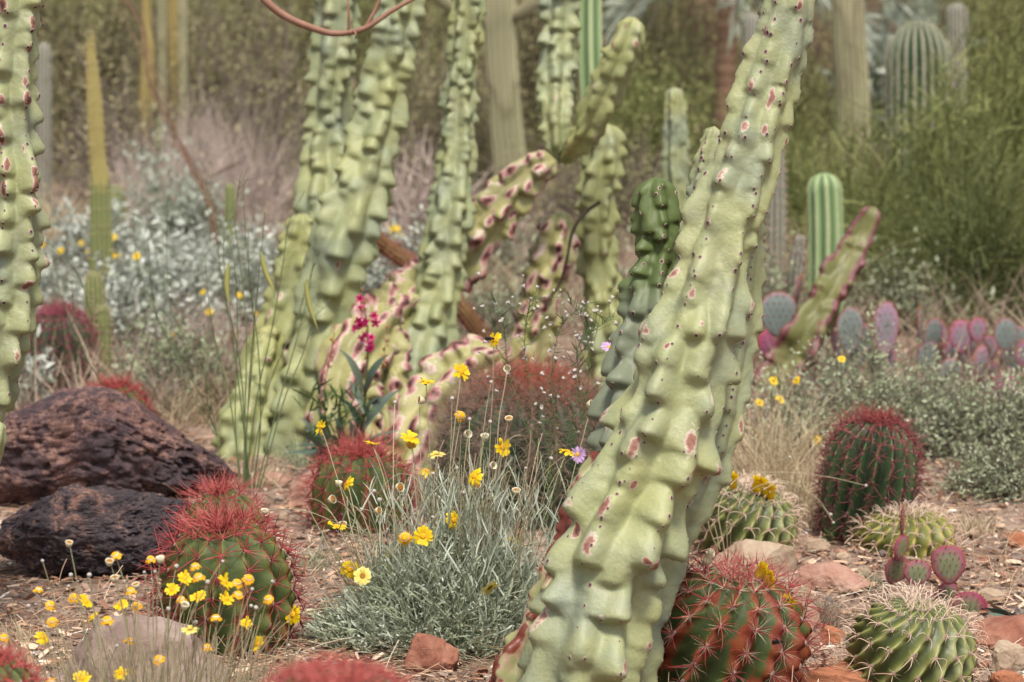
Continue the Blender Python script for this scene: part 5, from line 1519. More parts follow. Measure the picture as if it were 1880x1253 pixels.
head(AS, 'A', P(1118, 638, 4.38), (.1, -.6, 1), 1.5)
head(AS, 'A', P(1061, 835, 4.4), (.2, -1, .25), 1.5)

# ---------------------------------------------------------------- penstemon with magenta flowers
r = np.random.default_rng(24)
PN = root_at('penstemon', 'upright plant with magenta flower spike and broad grey green leaves', 650, 5.7, 'flowering plant')
def spike(pts, rad, mat='green_stalk'):
    pth = crom(np.array([P(x, y, d) for x, y, d in pts]), 8)
    m = MB(); tubes(m, pth, np.linspace(rad, rad * .5, len(pth)), 6, .6); m.build('stem', MT[mat], PN)
    return pth
s1 = spike([(668, 880, 5.7), (668, 780, 5.68), (672, 700, 5.66), (676, 620, 5.65), (668, 560, 5.65), (660, 514, 5.65)], .0035)
s2 = spike([(604, 850, 5.7), (596, 720, 5.68), (606, 660, 5.67), (614, 612, 5.66)], .0022, 'twig_red')
s3 = spike([(668, 720, 5.66), (700, 690, 5.64), (706, 650, 5.63), (712, 590, 5.63)], .0015, 'twig_red')
m = MB()
lathe(m, [(.0012, 0), (.0022, .004), (.0036, .010), (.0046, .016)], 10, b=.2)
for k in range(5):
    an = k * 2 * PI / 5
    d = np.array([math.cos(an), math.sin(an), .35])
    blades(m, curves((np.array([[math.cos(an) * .004, math.sin(an) * .004, .0155]])), unit(d)[None], [.0075], np.array([[0, 0, -.3]]), 4), [.0068], np.array([[0, 0, 1.]]), .5, prof=np.array([.7, 1, 1, .5]))
PF = m.mesh('flower', MT['pink_petal'])
for x, y in [(654, 582), (661, 588), (678, 580), (680, 588), (666, 609), (671, 614), (676, 622), (672, 628), (679, 632), (670, 560), (686, 590), (655, 590), (662, 604), (677, 634), (666, 548)]:
    place(PF, 'flower', PN, P(x, y, 5.62 + r.uniform(-.02, .03)), unit(np.array([r.normal(), -.8, -.1 + r.normal() * .3])), r.uniform(.9, 1.15), r.uniform(0, 6))
cm = MB()
for pth, n, lo in ((s1, 26, .5), (s2, 26, .15), (s3, 18, .3)):
    for _ in range(n):
        p = pth[int(r.uniform(lo, .98) * (len(pth) - 1))] + rdir(1, r)[0] * .006
        v, f = ICO[2]
        cm.add(v * np.array([.0022, .0022, .004]) * r.uniform(.7, 1.4) + p, t=f, a=r.random())
tag(cm.build('seed_capsules', MT['orange_bud'], PN), kind='stuff')
lv = [(668, 720, 620, 640, 26), (668, 720, 715, 650, 24), (668, 790, 735, 716, 30), (668, 800, 622, 730, 28), (668, 760, 640, 700, 24), (668, 770, 700, 730, 24), (620, 840, 560, 790, 34), (620, 840, 540, 820, 34), (620, 845, 520, 834, 30), (640, 850, 590, 790, 30),
      (640, 850, 610, 760, 26), (650, 850, 700, 800, 26), (660, 850, 640, 770, 26), (600, 850, 555, 835, 30), (668, 730, 688, 690, 20), (640, 840, 740, 790, 26), (610, 850, 530, 790, 24), (600, 845, 548, 765, 22), (612, 845, 580, 745, 20), (630, 840, 622, 745, 22)]
for x0, y0, x1, y1, w_ in lv:
    a_ = P(x0, y0, 5.68 + r.uniform(-.04, .04)); e = P(x1, y1, 5.62 + r.uniform(-.12, .12))
    t = np.linspace(0, 1, 9)[:, None]
    mid = (a_ + e) / 2 + np.array([(x1 - x0) * -.0002, 0, .02])
    pth = (1 - t) ** 2 * a_ + 2 * t * (1 - t) * mid + t * t * e
    m = MB()
    blades(m, pth[None], [w_ * .6 * 5.7 / FPX], np.array([[.3 * np.sign(x1 - x0), -.5, .9]]), r.random(), fold=.35, prof=np.array([.25, .5, .8, 1, 1, .9, .65, .35, .04]))
    m.build('leaf', MT['wide_leaf'], PN)
m = MB(); n = 150
src = np.array([P(x, y, 5.66) for x, y in zip(r.normal(size=n) * 30 + 602, r.uniform(720, 830, n))])
blades(m, curves(src, unit(rdir(n, r) * .8 + np.array([0, 0, .7])), r.uniform(.02, .055, n), rdir(n, r) * .25, 5), r.uniform(.004, .007, n), rdir(n, r), r.random(n), fold=.3, prof=np.array([.4, .9, 1, .7, .05]))
m.build('small_leaves', MT['narrow_leaf'], PN)

# ---------------------------------------------------------------- tall thin green stalks with pods
r = np.random.default_rng(25)
ST = root_at('wild_mustard', 'sheaf of tall thin green stalks with hanging pods in front of the mid left clump', 455, 5.2, 'wildflower')
def stalk_(pts, rad=.0017, D=5.2, nm='stem', mat='green_stalk'):
    pth = crom(np.array([P(x, y, D + r.normal() * .015) for x, y in pts]), 8)
    m = MB(); tubes(m, pth, np.linspace(rad, rad * .4, len(pth)), 5, r.random())
    for q in range(int(len(pth) * .35)):
        i = r.integers(int(len(pth) * .3), len(pth))
        tubes(m, curves(pth[i][None], unit(np.array([[r.normal(), r.normal() * .4, .8]])), [r.uniform(.012, .04)], rdir(1, r) * .3, 4), np.array([1, .8, .6, .4]) * rad * .4, 3, .7)
    m.build(nm, MT[mat], ST)
SS = [[(440, 900), (432, 760), (436, 600), (428, 470), (402, 420), (378, 340)], [(446, 900), (450, 760), (452, 600), (440, 480), (430, 400), (436, 360), (440, 330)], [(450, 900), (470, 740), (500, 600), (520, 480), (530, 410), (560, 350)],
      [(455, 900), (490, 720), (540, 600), (572, 500), (590, 460)], [(448, 900), (458, 700), (470, 560), (482, 440), (486, 390)], [(460, 900), (440, 720), (424, 600), (408, 520), (396, 430), (380, 380)],
      [(470, 900), (506, 760), (540, 640), (566, 540), (580, 440)], [(452, 890), (444, 700), (420, 560), (410, 460), (418, 410)], [(465, 900), (478, 780), (474, 640), (458, 520), (456, 420)], [(456, 900), (452, 800), (462, 680), (466, 590), (450, 420), (448, 330)],
      [(476, 900), (520, 740), (556, 650), (574, 590), (600, 560)], [(442, 880), (420, 720), (398, 640), (384, 560), (376, 470)]]
for s_ in SS: stalk_(s_)
L2_ = [[(400, 800), (370, 730), (330, 660), (290, 590), (276, 510), (272, 430)], [(400, 810), (378, 700), (340, 620), (312, 560), (306, 460), (308, 380)], [(396, 800), (360, 740), (316, 640), (280, 560), (250, 470), (246, 400)], [(188, 706), (160, 660), (134, 600), (116, 560), (106, 520)], [(134, 602), (134, 560), (132, 520)],
       [(404, 820), (384, 760), (378, 690), (376, 620)], [(170, 590), (150, 520), (124, 480), (84, 440)]]
for s_ in L2_: stalk_(s_, .0014, 5.45)
for x0, y0, x1, y1 in [(480, 462, 506, 540), (562, 512, 584, 606), (421, 480, 422, 566)]:
    a_, e = P(x0, y0, 5.15), P(x1, y1, 5.15)
    t = np.linspace(0, 1, 12)[:, None]
    pth = a_ + (e - a_) * t + np.array([-.006, 0, 0]) * np.sin(t * PI)
    m = MB(); tubes(m, pth, np.array([.001, .003, .0048, .0056, .006, .006, .0056, .005, .0038, .0024, .0012, .0004]), 8)
    m.build('pod', MT['pod'], ST)

# ---------------------------------------------------------------- bees on two flowers
v, f = ICO[3]
for lb, p, sc_ in (('small dark bee on the high yellow flower left of the shaggy barrel', P(901, 622, 4.21), 1.0), ('small black bee on a spine of the rust and green barrel', P(1430, 1178, 3.80), 1.0)):
    bt = thing('bee', lb, 'bee', p)
    m = MB()
    for dx, rr_, sx in ((0, .0028, 1.2), (.0048, .0021, 1.0), (-.0062, .003, 1.6)):
        m.add(v * np.array([rr_ * sx, rr_, rr_]) + p + np.array([dx, 0, 0]), t=f, b=.3 + 30 * abs(dx))
    for sx in (-1, 0, 1):
        for sy in (-1, 1):
            tubes(m, np.array([[p, p + np.array([sx * .003, sy * .004, .0]), p + np.array([sx * .005, sy * .006, -.004])]]), np.full(3, .0003), 3)
    m.build('body', MT['insect'], bt)
    m = MB()
    for sy in (-1, 1):
        blades(m, np.array([[p + np.array([.001, sy * .001, .002]), p + np.array([-.003, sy * .004, .005]), p + np.array([-.008, sy * .005, .006])]]), [.003], np.array([[0, .2, 1.]]), prof=np.array([.4, 1, .6]))
    m.build('wings', MT['wing'], bt)
# ================================================================ shrubs and background growth
def B_(nm, lb, px, D, w_, top, seed, lf, tw, **k):
    return bush(nm, lb, px, D, w_, top, seed, MT[lf], MT[tw], **k)


def ybloom(root, pts, D, sc=1.0, r=np.random.default_rng(9)):
    for x, y in pts:
        p = P(x, y, D + r.normal() * .05)
        m = MB(); q = p - np.array([0, 0, .16])
        tubes(m, np.array([[q + r.normal(size=3) * .03, (q + p) / 2 + r.normal(size=3) * .01, p]]), np.full(3, .0012), 4, .5)
        m.build('flower_stalk', MT['green_stalk'], root)
        place(PET[random.randrange(4)], 'flower', root, p, unit(np.array([r.normal() * .4, -.8, .6])), sc * r.uniform(.8, 1.2), 0)


# silver brittlebush
bb = B_('brittlebush', 'silver white brittlebush with yellow blooms right of the bristly green columns', 275, 8.0, 260, 470, 1, 'silver_leaf', 'twig_grey', nclump=90, nleaf=34, lsize=(.034, .020), sig=.07, ntw=5, twr=.003)
ybloom(bb, [(318, 616), (326, 640), (384, 572), (372, 536), (250, 470), (320, 630)], 7.6, .8)
bb = B_('brittlebush', 'silver brittlebush with yellow blooms at the foot of the tall thin cactus', 180, 9.6, 240, 400, 2, 'silver_leaf', 'twig_grey', nclump=80, nleaf=34, lsize=(.036, .02), sig=.09, ntw=5)
ybloom(bb, [(150, 446), (186, 424), (196, 430), (208, 436), (162, 466), (164, 472), (80, 450), (194, 462), (206, 470), (218, 470), (240, 476), (110, 460), (180, 440), (92, 526)], 9.3, .85)
bb = B_('brittlebush', 'silver brittlebush behind the sheaf of thin green stalks', 410, 8.6, 200, 440, 3, 'silver_leaf', 'twig_grey', nclump=70, nleaf=32, lsize=(.034, .02), sig=.08, ntw=5)
ybloom(bb, [(440, 542), (428, 612), (424, 620), (470, 576), (378, 640), (430, 694), (476, 610)], 8.0, .8)
B_('brittlebush', 'small silver shrub behind the mauve twigs, upper left', 300, 11.5, 110, 285, 4, 'blue_leaf', 'twig_grey', nclump=45, nleaf=40, lsize=(.035, .02), sig=.1, ntw=4)
B_('brittlebush', 'blue grey shrub mound left of the scarred stump', 350, 10.6, 190, 345, 5, 'blue_leaf', 'twig_grey', nclump=70, nleaf=36, lsize=(.034, .018), sig=.09, ntw=5)
B_('brittlebush', 'pale shrub beneath the left edge stem beside the dark mauve barrel', 70, 8.6, 130, 520, 6, 'silver_leaf', 'twig_grey', nclump=45, nleaf=30, lsize=(.036, .02), sig=.08, ntw=5)
B_('brittlebush', 'few white leaves at the base of the dark mauve barrel', 62, 6.7, 60, 660, 7, 'silver_leaf', 'twig_grey', nclump=18, nleaf=10, lsize=(.04, .018), sig=.05, ntw=3)
bb = B_('brittlebush', 'round white leaved shrub between two tall lumpy stems', 706, 8.0, 150, 446, 8, 'silver_leaf', 'twig_grey', nclump=90, nleaf=44, lsize=(.024, .013), sig=.06, ntw=6)
ybloom(bb, [(720, 416), (730, 420), (734, 432), (716, 424)], 8.6, .8)
B_('brittlebush', 'pale grey shrub right of the fallen brown cylinder', 780, 8.4, 110, 440, 9, 'blue_leaf', 'twig_grey', nclump=50, nleaf=30, lsize=(.026, .014), sig=.07, ntw=5)
B_('brittlebush', 'dusty low shrub at the foot of the pink scarred stub', 930, 8.4, 180, 560, 10, 'silver_green', 'twig_grey', nclump=60, nleaf=26, lsize=(.022, .012), sig=.07, ntw=6)
B_('brittlebush', 'broad silver shrub spreading left of the sheaf of thin green stalks', 210, 7.7, 250, 560, 61, 'silver_leaf', 'twig_grey', nclump=80, nleaf=26, lsize=(.034, .019), sig=.07, ntw=6)
B_('brittlebush', 'silver shrub between the far small cactus and the scarred stump', 470, 9.2, 170, 470, 62, 'silver_leaf', 'twig_grey', nclump=60, nleaf=30, lsize=(.034, .019), sig=.08, ntw=5)
B_('dry_shrub', 'pale dead weeds between the pink flat stone and the green stalks', 330, 6.9, 220, 672, 63, 'silver_green', 'twig_mauve', nclump=60, nleaf=12, lsize=(.016, .008), ntw=12, sig=.06, updir=.3, twr=.002)
B_('dry_shrub', 'low dusty weeds right of the peeking red spined barrel', 290, 6.6, 130, 700, 64, 'silver_green', 'twig_mauve', nclump=40, nleaf=16, lsize=(.014, .008), ntw=10, sig=.05, updir=.3, twr=.002)
B_('dry_shrub', 'grey weeds under the fallen brown cylinder', 690, 7.4, 150, 600, 65, 'silver_green', 'twig_grey', nclump=50, nleaf=24, lsize=(.02, .01), ntw=9, sig=.06, updir=.3, twr=.002)
B_('dry_shrub', 'dry weeds between the yellow green stem and the big leaning one', 1180, 7.4, 170, 560, 66, 'silver_green', 'twig_mauve', nclump=60, nleaf=20, lsize=(.02, .01), ntw=10, sig=.07, updir=.3, twr=.002)
B_('dry_shrub', 'grey green weeds in front of the grey spiny cactus', 1400, 8.0, 200, 500, 67, 'silver_green', 'twig_grey', nclump=60, nleaf=26, lsize=(.022, .011), ntw=9, sig=.07, updir=.4, twr=.002)
B_('dry_shrub', 'dark weeds behind the lilac pad', 1620, 8.4, 260, 500, 68, 'silver_green', 'twig_dark', nclump=70, nleaf=26, lsize=(.024, .012), ntw=9, sig=.08, updir=.4, twr=.003)
B_('dry_shrub', 'straw coloured brush behind the silver shrubs at left', 330, 10.9, 380, 300, 69, 'dry_grass', 'twig_mauve', nclump=80, nleaf=14, lsize=(.03, .008), ntw=14, sig=.10, updir=.7, twr=.004)
B_('brittlebush', 'soft silver shrub just behind the rear lava boulder and the peeking red spines', 320, 6.7, 210, 610, 91, 'silver_green', 'twig_grey', nclump=60, nleaf=26, lsize=(.022, .012), sig=.06, ntw=7, updir=.4, twr=.002)
# dry mauve twigs
B_('dry_shrub', 'leafless mauve twiggy shrub in front of the slim tan cactus', 330, 12.2, 270, 262, 11, 'dry_brown', 'twig_mauve', nclump=50, nleaf=0, leafy=False, ntw=12, sig=.16, updir=.9, twr=.006)
B_('dry_shrub', 'leafless mauve shrub left of the tall lumpy stems', 450, 12.0, 180, 268, 12, 'dry_brown', 'twig_mauve', nclump=40, nleaf=0, leafy=False, ntw=12, sig=.15, updir=.8, twr=.006)
B_('dry_shrub', 'tangle of dry twigs behind the sheaf of green stalks', 380, 7.6, 200, 590, 13, 'dry_brown', 'twig_mauve', nclump=60, nleaf=8, lsize=(.02, .01), ntw=12, sig=.07, updir=.2, twr=.003)
B_('dry_shrub', 'dry pale scrub between the curved stem and the saguaro', 880, 9.5, 220, 400, 14, 'silver_green', 'twig_grey', nclump=60, nleaf=14, lsize=(.03, .014), ntw=12, sig=.10, updir=.5, twr=.003)
B_('cholla', 'pinkish jointed cholla twigs right of the green lumpy pair', 770, 11, 150, 300, 15, 'dry_brown', 'twig_mauve', nclump=30, nleaf=0, leafy=False, ntw=10, sig=.16, updir=.1, twr=.012)
# grey green shrub at right
g1 = B_('bushy_sage', 'large grey green small leaved shrub behind the maroon spined barrel', 1610, 6.1, 470, 640, 16, 'silver_green', 'twig_grey', nclump=190, nleaf=60, lsize=(.015, .008), sig=.055, ntw=8, twr=.0025, depth=.7, shell=.45)
B_('bushy_sage', 'grey green shrub filling the right edge below the magenta pads', 1830, 6.0, 330, 730, 17, 'silver_green', 'twig_grey', nclump=130, nleaf=60, lsize=(.015, .008), sig=.055, ntw=8, twr=.0025, depth=.7)
ybloom(g1, [(1462, 698), (1432, 734), (1420, 700), (1545, 660), (1394, 740), (1500, 808)], 5.8, .7)
B_('bushy_sage', 'low darker green shrub at the right edge behind the gravel', 1850, 5.5, 240, 850, 18, 'silver_green', 'twig_dark', nclump=70, nleaf=40, lsize=(.013, .007), sig=.05, ntw=8, twr=.0022)
# grasses
def tuft(lb, px, D, w_, h_, n, mat, seed, wd=.0016, lean=0., nm='dry_grass'):
    r = np.random.default_rng(seed)
    g = GD(px, D)
    rt = thing(nm, lb, 'grass tuft', g)
    W_, H_ = w_ * D / FPX, h_ * D / FPX
    pos = np.stack([g[0] + r.normal(size=n) * W_ * .22, g[1] + r.normal(size=n) * W_ * .3, np.full(n, g[2])], 1)
    d = unit(np.stack([r.normal(size=n) * .42 + lean, r.normal(size=n) * .42, np.full(n, 1.)], 1))
    m = MB()
    blades(m, curves(pos, d, H_ * r.uniform(.4, 1.15, n), np.stack([r.normal(size=n) * .3, r.normal(size=n) * .3, -.25 * r.random(n)], 1), 6), wd * r.uniform(.6, 1.3, n), rdir(n, r), r.random(n), prof=np.array([.8, 1, 1, .8, .6, .15]))
    m.build('blades', MT[mat], rt)
    return rt
tuft('straw coloured grass between the big leaning stem and the grey green shrub', 1420, 5.5, 260, 230, 700, 'dry_grass', 1)
tuft('thin dry stalks left of the hooked spine barrel', 1318, 5.0, 110, 150, 200, 'dry_grass', 2)
tuft('dry grass beside the maroon spined barrel', 1470, 5.2, 160, 150, 260, 'dry_grass', 3)
tuft('brown dried cushion plant beside the pink rock', 1490, 4.33, 105, 62, 1500, 'dry_brown', 4, wd=.001, nm='dried_cushion')
tuft('straw grass at far left behind the left edge stem', 100, 10.5, 200, 180, 500, 'dry_grass', 5, wd=.004)
tuft('dry grass beneath the sheaf of thin green stalks', 400, 6.6, 300, 110, 500, 'dry_grass', 6, wd=.002)
tuft('tan dry grass below the grey spiny cactus', 1420, 8.8, 260, 220, 500, 'dry_grass', 7, wd=.003)
tuft('dry grass behind the scarred stub', 860, 9.2, 260, 140, 500, 'dry_grass', 8, wd=.003)
tuft('few dry stalks leaning at the right edge above the slab', 1840, 4.6, 110, 150, 22, 'dry_grass', 9, wd=.0012)
tuft('small green sprout beside the pale stone at the maroon barrel', 1528, 5.0, 30, 44, 16, 'narrow_leaf', 10, wd=.008, nm='green_sprout')
tuft('strap leaved green plant at the right edge above the slab', 1880, 4.35, 90, 60, 16, 'wide_leaf', 11, wd=.014, lean=-1.2, nm='green_sprout')
tuft('straw grass in front of the prickly pear row', 1640, 6.6, 240, 120, 260, 'dry_grass', 12, wd=.002)
tuft('dry grass tuft left of the dark mauve barrel', 30, 7.4, 120, 120, 260, 'dry_grass', 13, wd=.0025)

r = np.random.default_rng(33)
ds = root_at('dry_flower_stalks', 'loose long straw stalks bending across in front of the maroon spined barrel', 1340, 4.75, 'dry plant')
for pts in ([(1330, 1010), (1320, 930), (1360, 876), (1440, 868), (1520, 876), (1590, 892)], [(1335, 1010), (1340, 940), (1400, 890), (1470, 900), (1525, 945)], [(1318, 1012), (1300, 950), (1330, 900), (1390, 862), (1450, 840)],
            [(1322, 1010), (1310, 960), (1290, 930), (1300, 860)], [(1340, 1010), (1350, 960), (1420, 930), (1480, 980)], [(1400, 900), (1440, 884), (1500, 916), (1530, 960)]):
    pth = crom(np.array([P(x, y, 4.75 + .02 * i + r.normal() * .01) for i, (x, y) in enumerate(pts)]), 8)
    m = MB(); tubes(m, pth, np.linspace(.0011, .0006, len(pth)), 4, r.random()); m.build('flower_stalk', MT['dry_stalk'], ds)
    head(ds, 'B' if r.random() < .6 else 'C', pth[-1], unit(pth[-1] - pth[-3]), .9)

for k, (px, D, w_, h_, n) in enumerate([(575, 4.75, 90, 42, 90), (330, 5.0, 80, 40, 80), (560, 5.9, 120, 70, 130), (480, 5.6, 90, 60, 100), (1600, 4.6, 90, 34, 60), (1790, 5.1, 120, 60, 110), (1560, 4.2, 60, 30, 50), (40, 4.2, 120, 40, 90), (870, 5.0, 120, 90, 120)]):
    tuft(['low dry weeds between crimson spined barrel and silver plant', 'short straw right of the rear lava boulder', 'dry weeds left of the pale pink boulder', 'dry weeds at the foot of the thin green stalks', 'short straw in front of the yellowish barrel',
          'dry weeds right of the yellowish barrel', 'short straw left of the corner hooked barrel', 'short straw in front of the dark lava rock at the left edge', 'dry weeds at the foot of the shaggy barrel'][k], px, D, w_, h_, n, 'dry_grass' if k % 2 else 'silver_green', 70 + k, wd=.0018)

# low ground cover between the plants, far ground
r = np.random.default_rng(31)
m = MB()
n = 52000
D = 6.3 + 16 * r.random(n) ** 1.2
x = (r.random(n) - .5) * 1.7 * 1880 / FPX * D
cl = vnoise(np.stack([x * 1.3, D * 1.3, x * 0], -1), 4)
k = cl > -.25
x, D, cl = x[k], D[k], cl[k]
n = len(x)
pos = np.stack([x, D, gz(x, D)], 1)
blades(m, curves(pos, unit(rdir(n, r) * .7 + np.array([0, 0, .9])), r.uniform(.04, .2, n) * (1 + cl * .6), rdir(n, r) * .4, 4), r.uniform(.002, .006, n), rdir(n, r), r.random(n), prof=np.array([.8, 1, .7, .1]))
tag(m.build('ground_litter', MT['dry_brown']), 'dry stems and low dead weeds covering the far ground', 'ground cover', kind='stuff')
m = MB()
n = 34000
D = 8 + 14 * r.random(n)
x = (r.random(n) - .5) * 1.7 * 1880 / FPX * D
cl = vnoise(np.stack([x * 1.1, D * 1.1, x * 0], -1), 14)
k = cl > .0
x, D, cl = x[k], D[k], cl[k]; n = len(x)
pos = np.stack([x, D, gz(x, D) + r.random(n) * .16 * (cl + .3)], 1)
leaves(m, pos, unit(rdir(n, r) + np.array([0, 0, .5])), r.uniform(.02, .05, n), r.uniform(.008, .02, n), r.random(n), r)
tag(m.build('low_weeds', MT['silver_green']), 'low grey green weeds scattered over the far ground', 'ground cover', kind='stuff')

# background shrubs: (name, label, px, D, width px, top py, leaf, twig, kw)
big = dict(nclump=130, nleaf=100, lsize=(.03, .015), sig=.22, ntw=8, twr=.008, shell=.35)
BG = [
    ('creosote_bush', 'brown olive open shrub behind the tall thin yellow cactus', 120, 15.5, 380, -60, 'brown_leaf', 'twig_dark', {}),
    ('creosote_bush', 'golden brown shrub behind the mauve twigs', 380, 16, 420, -80, 'brown_leaf', 'twig_grey', {}),
    ('creosote_bush', 'dark olive shrub at the top left corner', 60, 19, 420, -160, 'dark_leaf', 'twig_dark', {}),
    ('mesquite_bush', 'yellow green shrub left of the green lumpy pair', 500, 18.5, 380, -140, 'olive_leaf', 'twig_dark', {}),
    ('mesquite_bush', 'olive shrub behind the curved lumpy stem', 730, 19, 360, -140, 'verde_leaf', 'twig_dark', {}),
    ('creosote_bush', 'brown scrub between curved stem and saguaro', 800, 15, 260, 120, 'brown_leaf', 'twig_grey', {}),
    ('creosote_bush', 'olive brown scrub right of the saguaro', 1000, 16, 330, -30, 'brown_leaf', 'twig_dark', {}),
    ('mesquite_bush', 'dark green shrub behind the forked stems', 1130, 19, 380, -140, 'dark_leaf', 'twig_dark', {}),
    ('creosote_bush', 'russet brown shrub left of the palm trunk', 1250, 20, 340, -140, 'rust_leaf', 'twig_dark', {}),
    ('mesquite_bush', 'bright green shrub behind the round topped pale cactus', 1180, 13.5, 240, 190, 'verde_leaf', 'twig_green', {}),
    ('creosote_bush', 'brown shrub behind the dark green lumpy tip', 1110, 12, 260, 330, 'brown_leaf', 'twig_grey', dict(nclump=80, nleaf=40)),
    ('creosote_bush', 'brown green shrub behind the top of the big leaning stem', 1420, 17, 300, 60, 'olive_leaf', 'twig_dark', {}),
    ('creosote_bush', 'russet shrub between the palm and the olive saguaro', 1470, 21, 320, -150, 'rust_leaf', 'twig_dark', {}),
    ('creosote_bush', 'tan scrub behind the olive saguaro', 1620, 20, 320, -120, 'rust_leaf', 'twig_grey', {}),
    ('creosote_bush', 'purplish brown scrub in the distance behind the silver shrubs', 230, 12.8, 300, 190, 'brown_leaf', 'twig_grey', dict(nclump=80, nleaf=30)),
    ('creosote_bush', 'thin brown shrub behind the blue grey mound', 470, 13.4, 330, 130, 'brown_leaf', 'twig_grey', dict(nclump=90, nleaf=40)),
    ('mesquite_bush', 'dark shrub behind the fat round topped saguaro', 1780, 18, 420, -150, 'dark_leaf', 'twig_dark', {}),
    ('mesquite_bush', 'green shrub behind the pale small saguaro at top right', 1900, 16, 300, -150, 'olive_leaf', 'twig_dark', {}),
    ('creosote_bush', 'dim brown shrub behind the fallen brown cylinder', 690, 12.5, 260, 290, 'brown_leaf', 'twig_grey', dict(nclump=80, nleaf=34)),
    ('creosote_bush', 'grey brown shrub far behind the curved stem', 900, 20, 360, -150, 'brown_leaf', 'twig_dark', {}),
    ('creosote_bush', 'shadowy shrub far behind the slim tan cactus', 280, 21, 420, -170, 'dark_leaf', 'twig_dark', {}),
    ('agave', 'blue grey agave rosette behind the olive saguaro and the fat dark one', 1650, 17, 110, -5, 'blue_leaf', 'twig_grey', dict(nclump=40, nleaf=20, lsize=(.25, .05), sig=.2)),
]
for i, (nm, lb, px, D, w_, top, lf, tw, kw) in enumerate(BG):
    a_ = dict(big); a_.update(kw)
    B_(nm, lb, px, D, w_, top, 200 + i, lf, tw, **a_)
# feathery palo verde on the right
pv = dict(nclump=130, nleaf=60, lsize=(.022, .006), sig=.20, ntw=9, twr=.007, strand=(34, .16, .0042), updir=.0, shell=.35)
for i, (lb, px, D, w_, top, lf, kw) in enumerate([
    ('feathery yellow green palo verde in front of the fat round topped saguaro', 1640, 9.3, 420, 150, 'verde_leaf', dict(lean=.25)),
    ('feathery palo verde filling the top right corner', 1850, 9.8, 420, -60, 'verde_leaf', {}),
    ('palo verde sprays between the leaning stem and the smooth ribbed cactus', 1470, 10.5, 300, 240, 'verde_leaf', {}),
    ('darker palo verde hanging over the prickly pears at right', 1790, 8.7, 380, 330, 'dark_leaf', {}),
]):
    a_ = dict(pv); a_.update(kw)
    B_('palo_verde', lb, px, D, w_, top, 300 + i, lf, 'twig_green', **a_)
# scrub mass on the hillside
r = np.random.default_rng(41)
m = MB(); n = 60000
cx_ = r.uniform(-14, 14, 260); cy_ = r.uniform(22, 44, 260); ch = r.uniform(.8, 2.4, 260)
kk = r.integers(0, 260, n)
u = rdir(n, r) * (r.random(n) ** .35)[:, None]
pos = np.stack([cx_[kk] + u[:, 0] * ch[kk] * .9, cy_[kk] + u[:, 1] * ch[kk] * .7, gz(cx_[kk], cy_[kk]) + ch[kk] * .8 + u[:, 2] * ch[kk]], 1)
leaves(m, pos, rdir(n, r), r.uniform(.08, .2, n), r.uniform(.05, .1, n), np.clip(.4 + .3 * (r.random(260)[kk] - .5) + r.normal(size=n) * .2, 0, 1), r)
tag(m.build('far_scrub', MT['olive_leaf']), 'mass of olive brown scrub far behind all the cacti', 'far scrub', kind='stuff')

# dry reddish cane leaning at upper left, arching twig at the top
r = np.random.default_rng(51)
oc = root_at('ocotillo', 'bundle of bare reddish brown canes slanting across the upper left', 392, 10.2, 'dry plant')
for k in range(7):
    q = [(392 + r.normal() * 5, 400, 10.2), (372 + r.normal() * 6, 340, 10.2), (330 + r.normal() * 8, 262, 10.2), (280 + r.normal() * 9, 150 + r.normal() * 8, 10.2), (246 + r.normal() * 10, 70 + r.normal() * 20, 10.2), (225, -10, 10.2)]
    if k > 4: q = [(392, 420, 10.2), (372, 340, 10.2), (420, 290 + 10 * k - 40, 10.2), (452, 250 + 8 * k, 10.1)]
    if k > 4: q[2] = (405 + r.normal() * 8, 318, 10.2)
    g_ = GD(398, 10.2)
    pth = crom(np.vstack([g_[None], np.array([P(*w_) for w_ in q])]), 8)
    m = MB(); tubes(m, pth, np.linspace(.004, .002, len(pth)), 6, r.random()); m.build('cane', MT['bark'], oc)
tt_ = root_at('bare_tree', 'thin bare branch arching across the top in front of the green lumpy pair', -40, 5.6, 'tree')
m = MB()
trunk = np.array([GD(-60, 5.6), P(-70, 700, 5.6), P(-50, 300, 5.6), P(-20, -60, 5.6), P(60, -330, 5.6)])
tubes(m, crom(trunk, 10), np.linspace(.05, .022, 41), 10); m.build('trunk', MT['bark'], tt_)
m = MB()
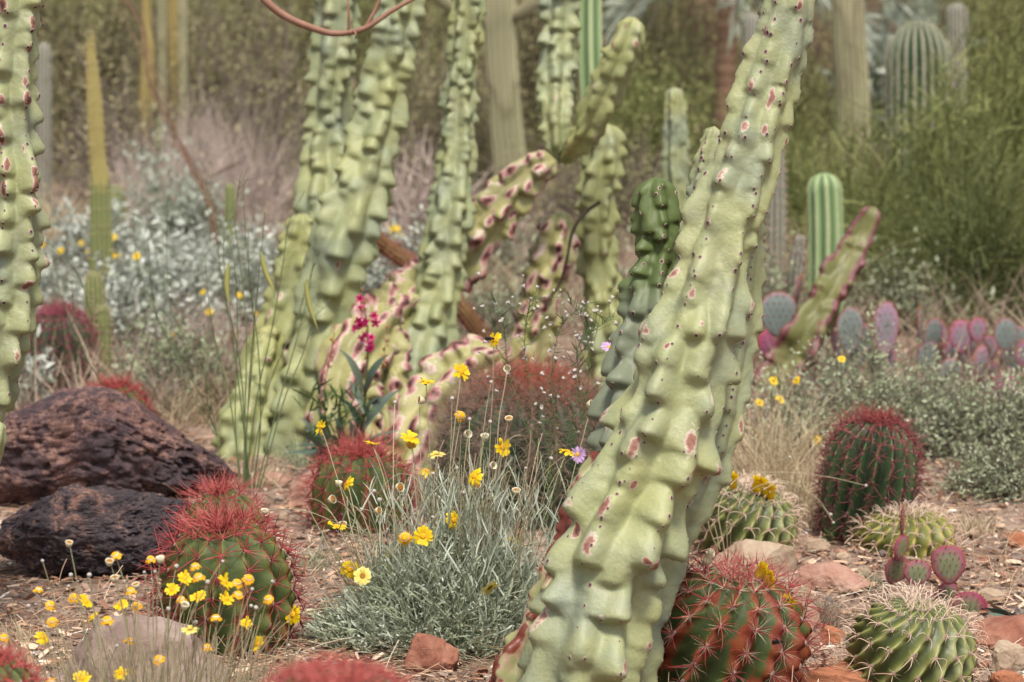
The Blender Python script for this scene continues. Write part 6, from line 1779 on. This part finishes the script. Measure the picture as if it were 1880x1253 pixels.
bp = crom(np.array([P(60, -330, 5.6), P(260, -260, 5.4), P(400, -110, 5.25), P(476, -12, 5.2), (P(520, 28, 5.2)), P(580, 54, 5.2), P(622, 62, 5.2), P(670, 52, 5.2), P(720, 20, 5.2), P(760, -2, 5.2), P(820, -30, 5.2)]), 8)
tubes(m, bp, np.interp(np.linspace(0, 1, len(bp)), [0, .35, 1], [.016, .0085, .0035]), 8)
tubes(m, crom(np.array([P(672, 50, 5.2), P(690, 16, 5.2), P(708, -30, 5.2)]), 6), np.linspace(.005, .003, 13), 6)
tubes(m, crom(np.array([P(640, 56, 5.2), P(640, 20, 5.19), P(636, -30, 5.2)]), 6), np.linspace(.004, .0018, 13), 6)
tubes(m, crom(np.array([P(648, 56, 5.2), P(654, 64, 5.18), P(652, 72, 5.2)]), 4), np.linspace(.003, .001, 9), 5)
m.build('branch', MT['twig_red'], tt_)
# small yellow buds and spent blooms on the barrels
def crownbloom(rt, pts, D, mat='petal', s=1.0):
    rr = np.random.default_rng(6)
    for x, y in pts:
        p = P(x, y, D)
        m = MB()
        tmp = MB(); lathe(tmp, [(.001, -.02), (.006, -.018), (.008, -.008), (.0065, .002), (.009, .006)], 12, wob=.08)
        d = Vector([rr.normal() * .35, -.3, 1]).normalized().to_track_quat('Z', 'Y').to_matrix()
        V = np.concatenate(tmp.v) * s @ np.array(d).T + p
        m.add(V, q=tmp.q[0], b=np.concatenate(tmp.b))
        n = 22
        dd = unit(np.array(d) @ np.array([0, 0, 1.]) + rdir(n, rr) * .55)
        blades(m, curves(np.repeat(p[None], n, 0), dd, np.full(n, .014 * s), rdir(n, rr) * .2, 4), np.full(n, .004 * s), rdir(n, rr), .6, prof=np.array([.6, 1, .8, .2]))
        m.build('flower', MT[mat], rt)
crownbloom(B['front'][0], [(1302, 1022), (1204, 1075)], 3.86, 'cream', .9)
crownbloom(B['front'][0], [(1398, 1046), (1410, 1058), (1414, 1070), (1446, 1106), (1452, 1112)], 3.86, 'petal', .95)
crownbloom(B['hookmid'][0], [(1398, 890), (1408, 896), (1416, 902), (1390, 886), (1346, 880)], 4.8, 'petal', 1.1)
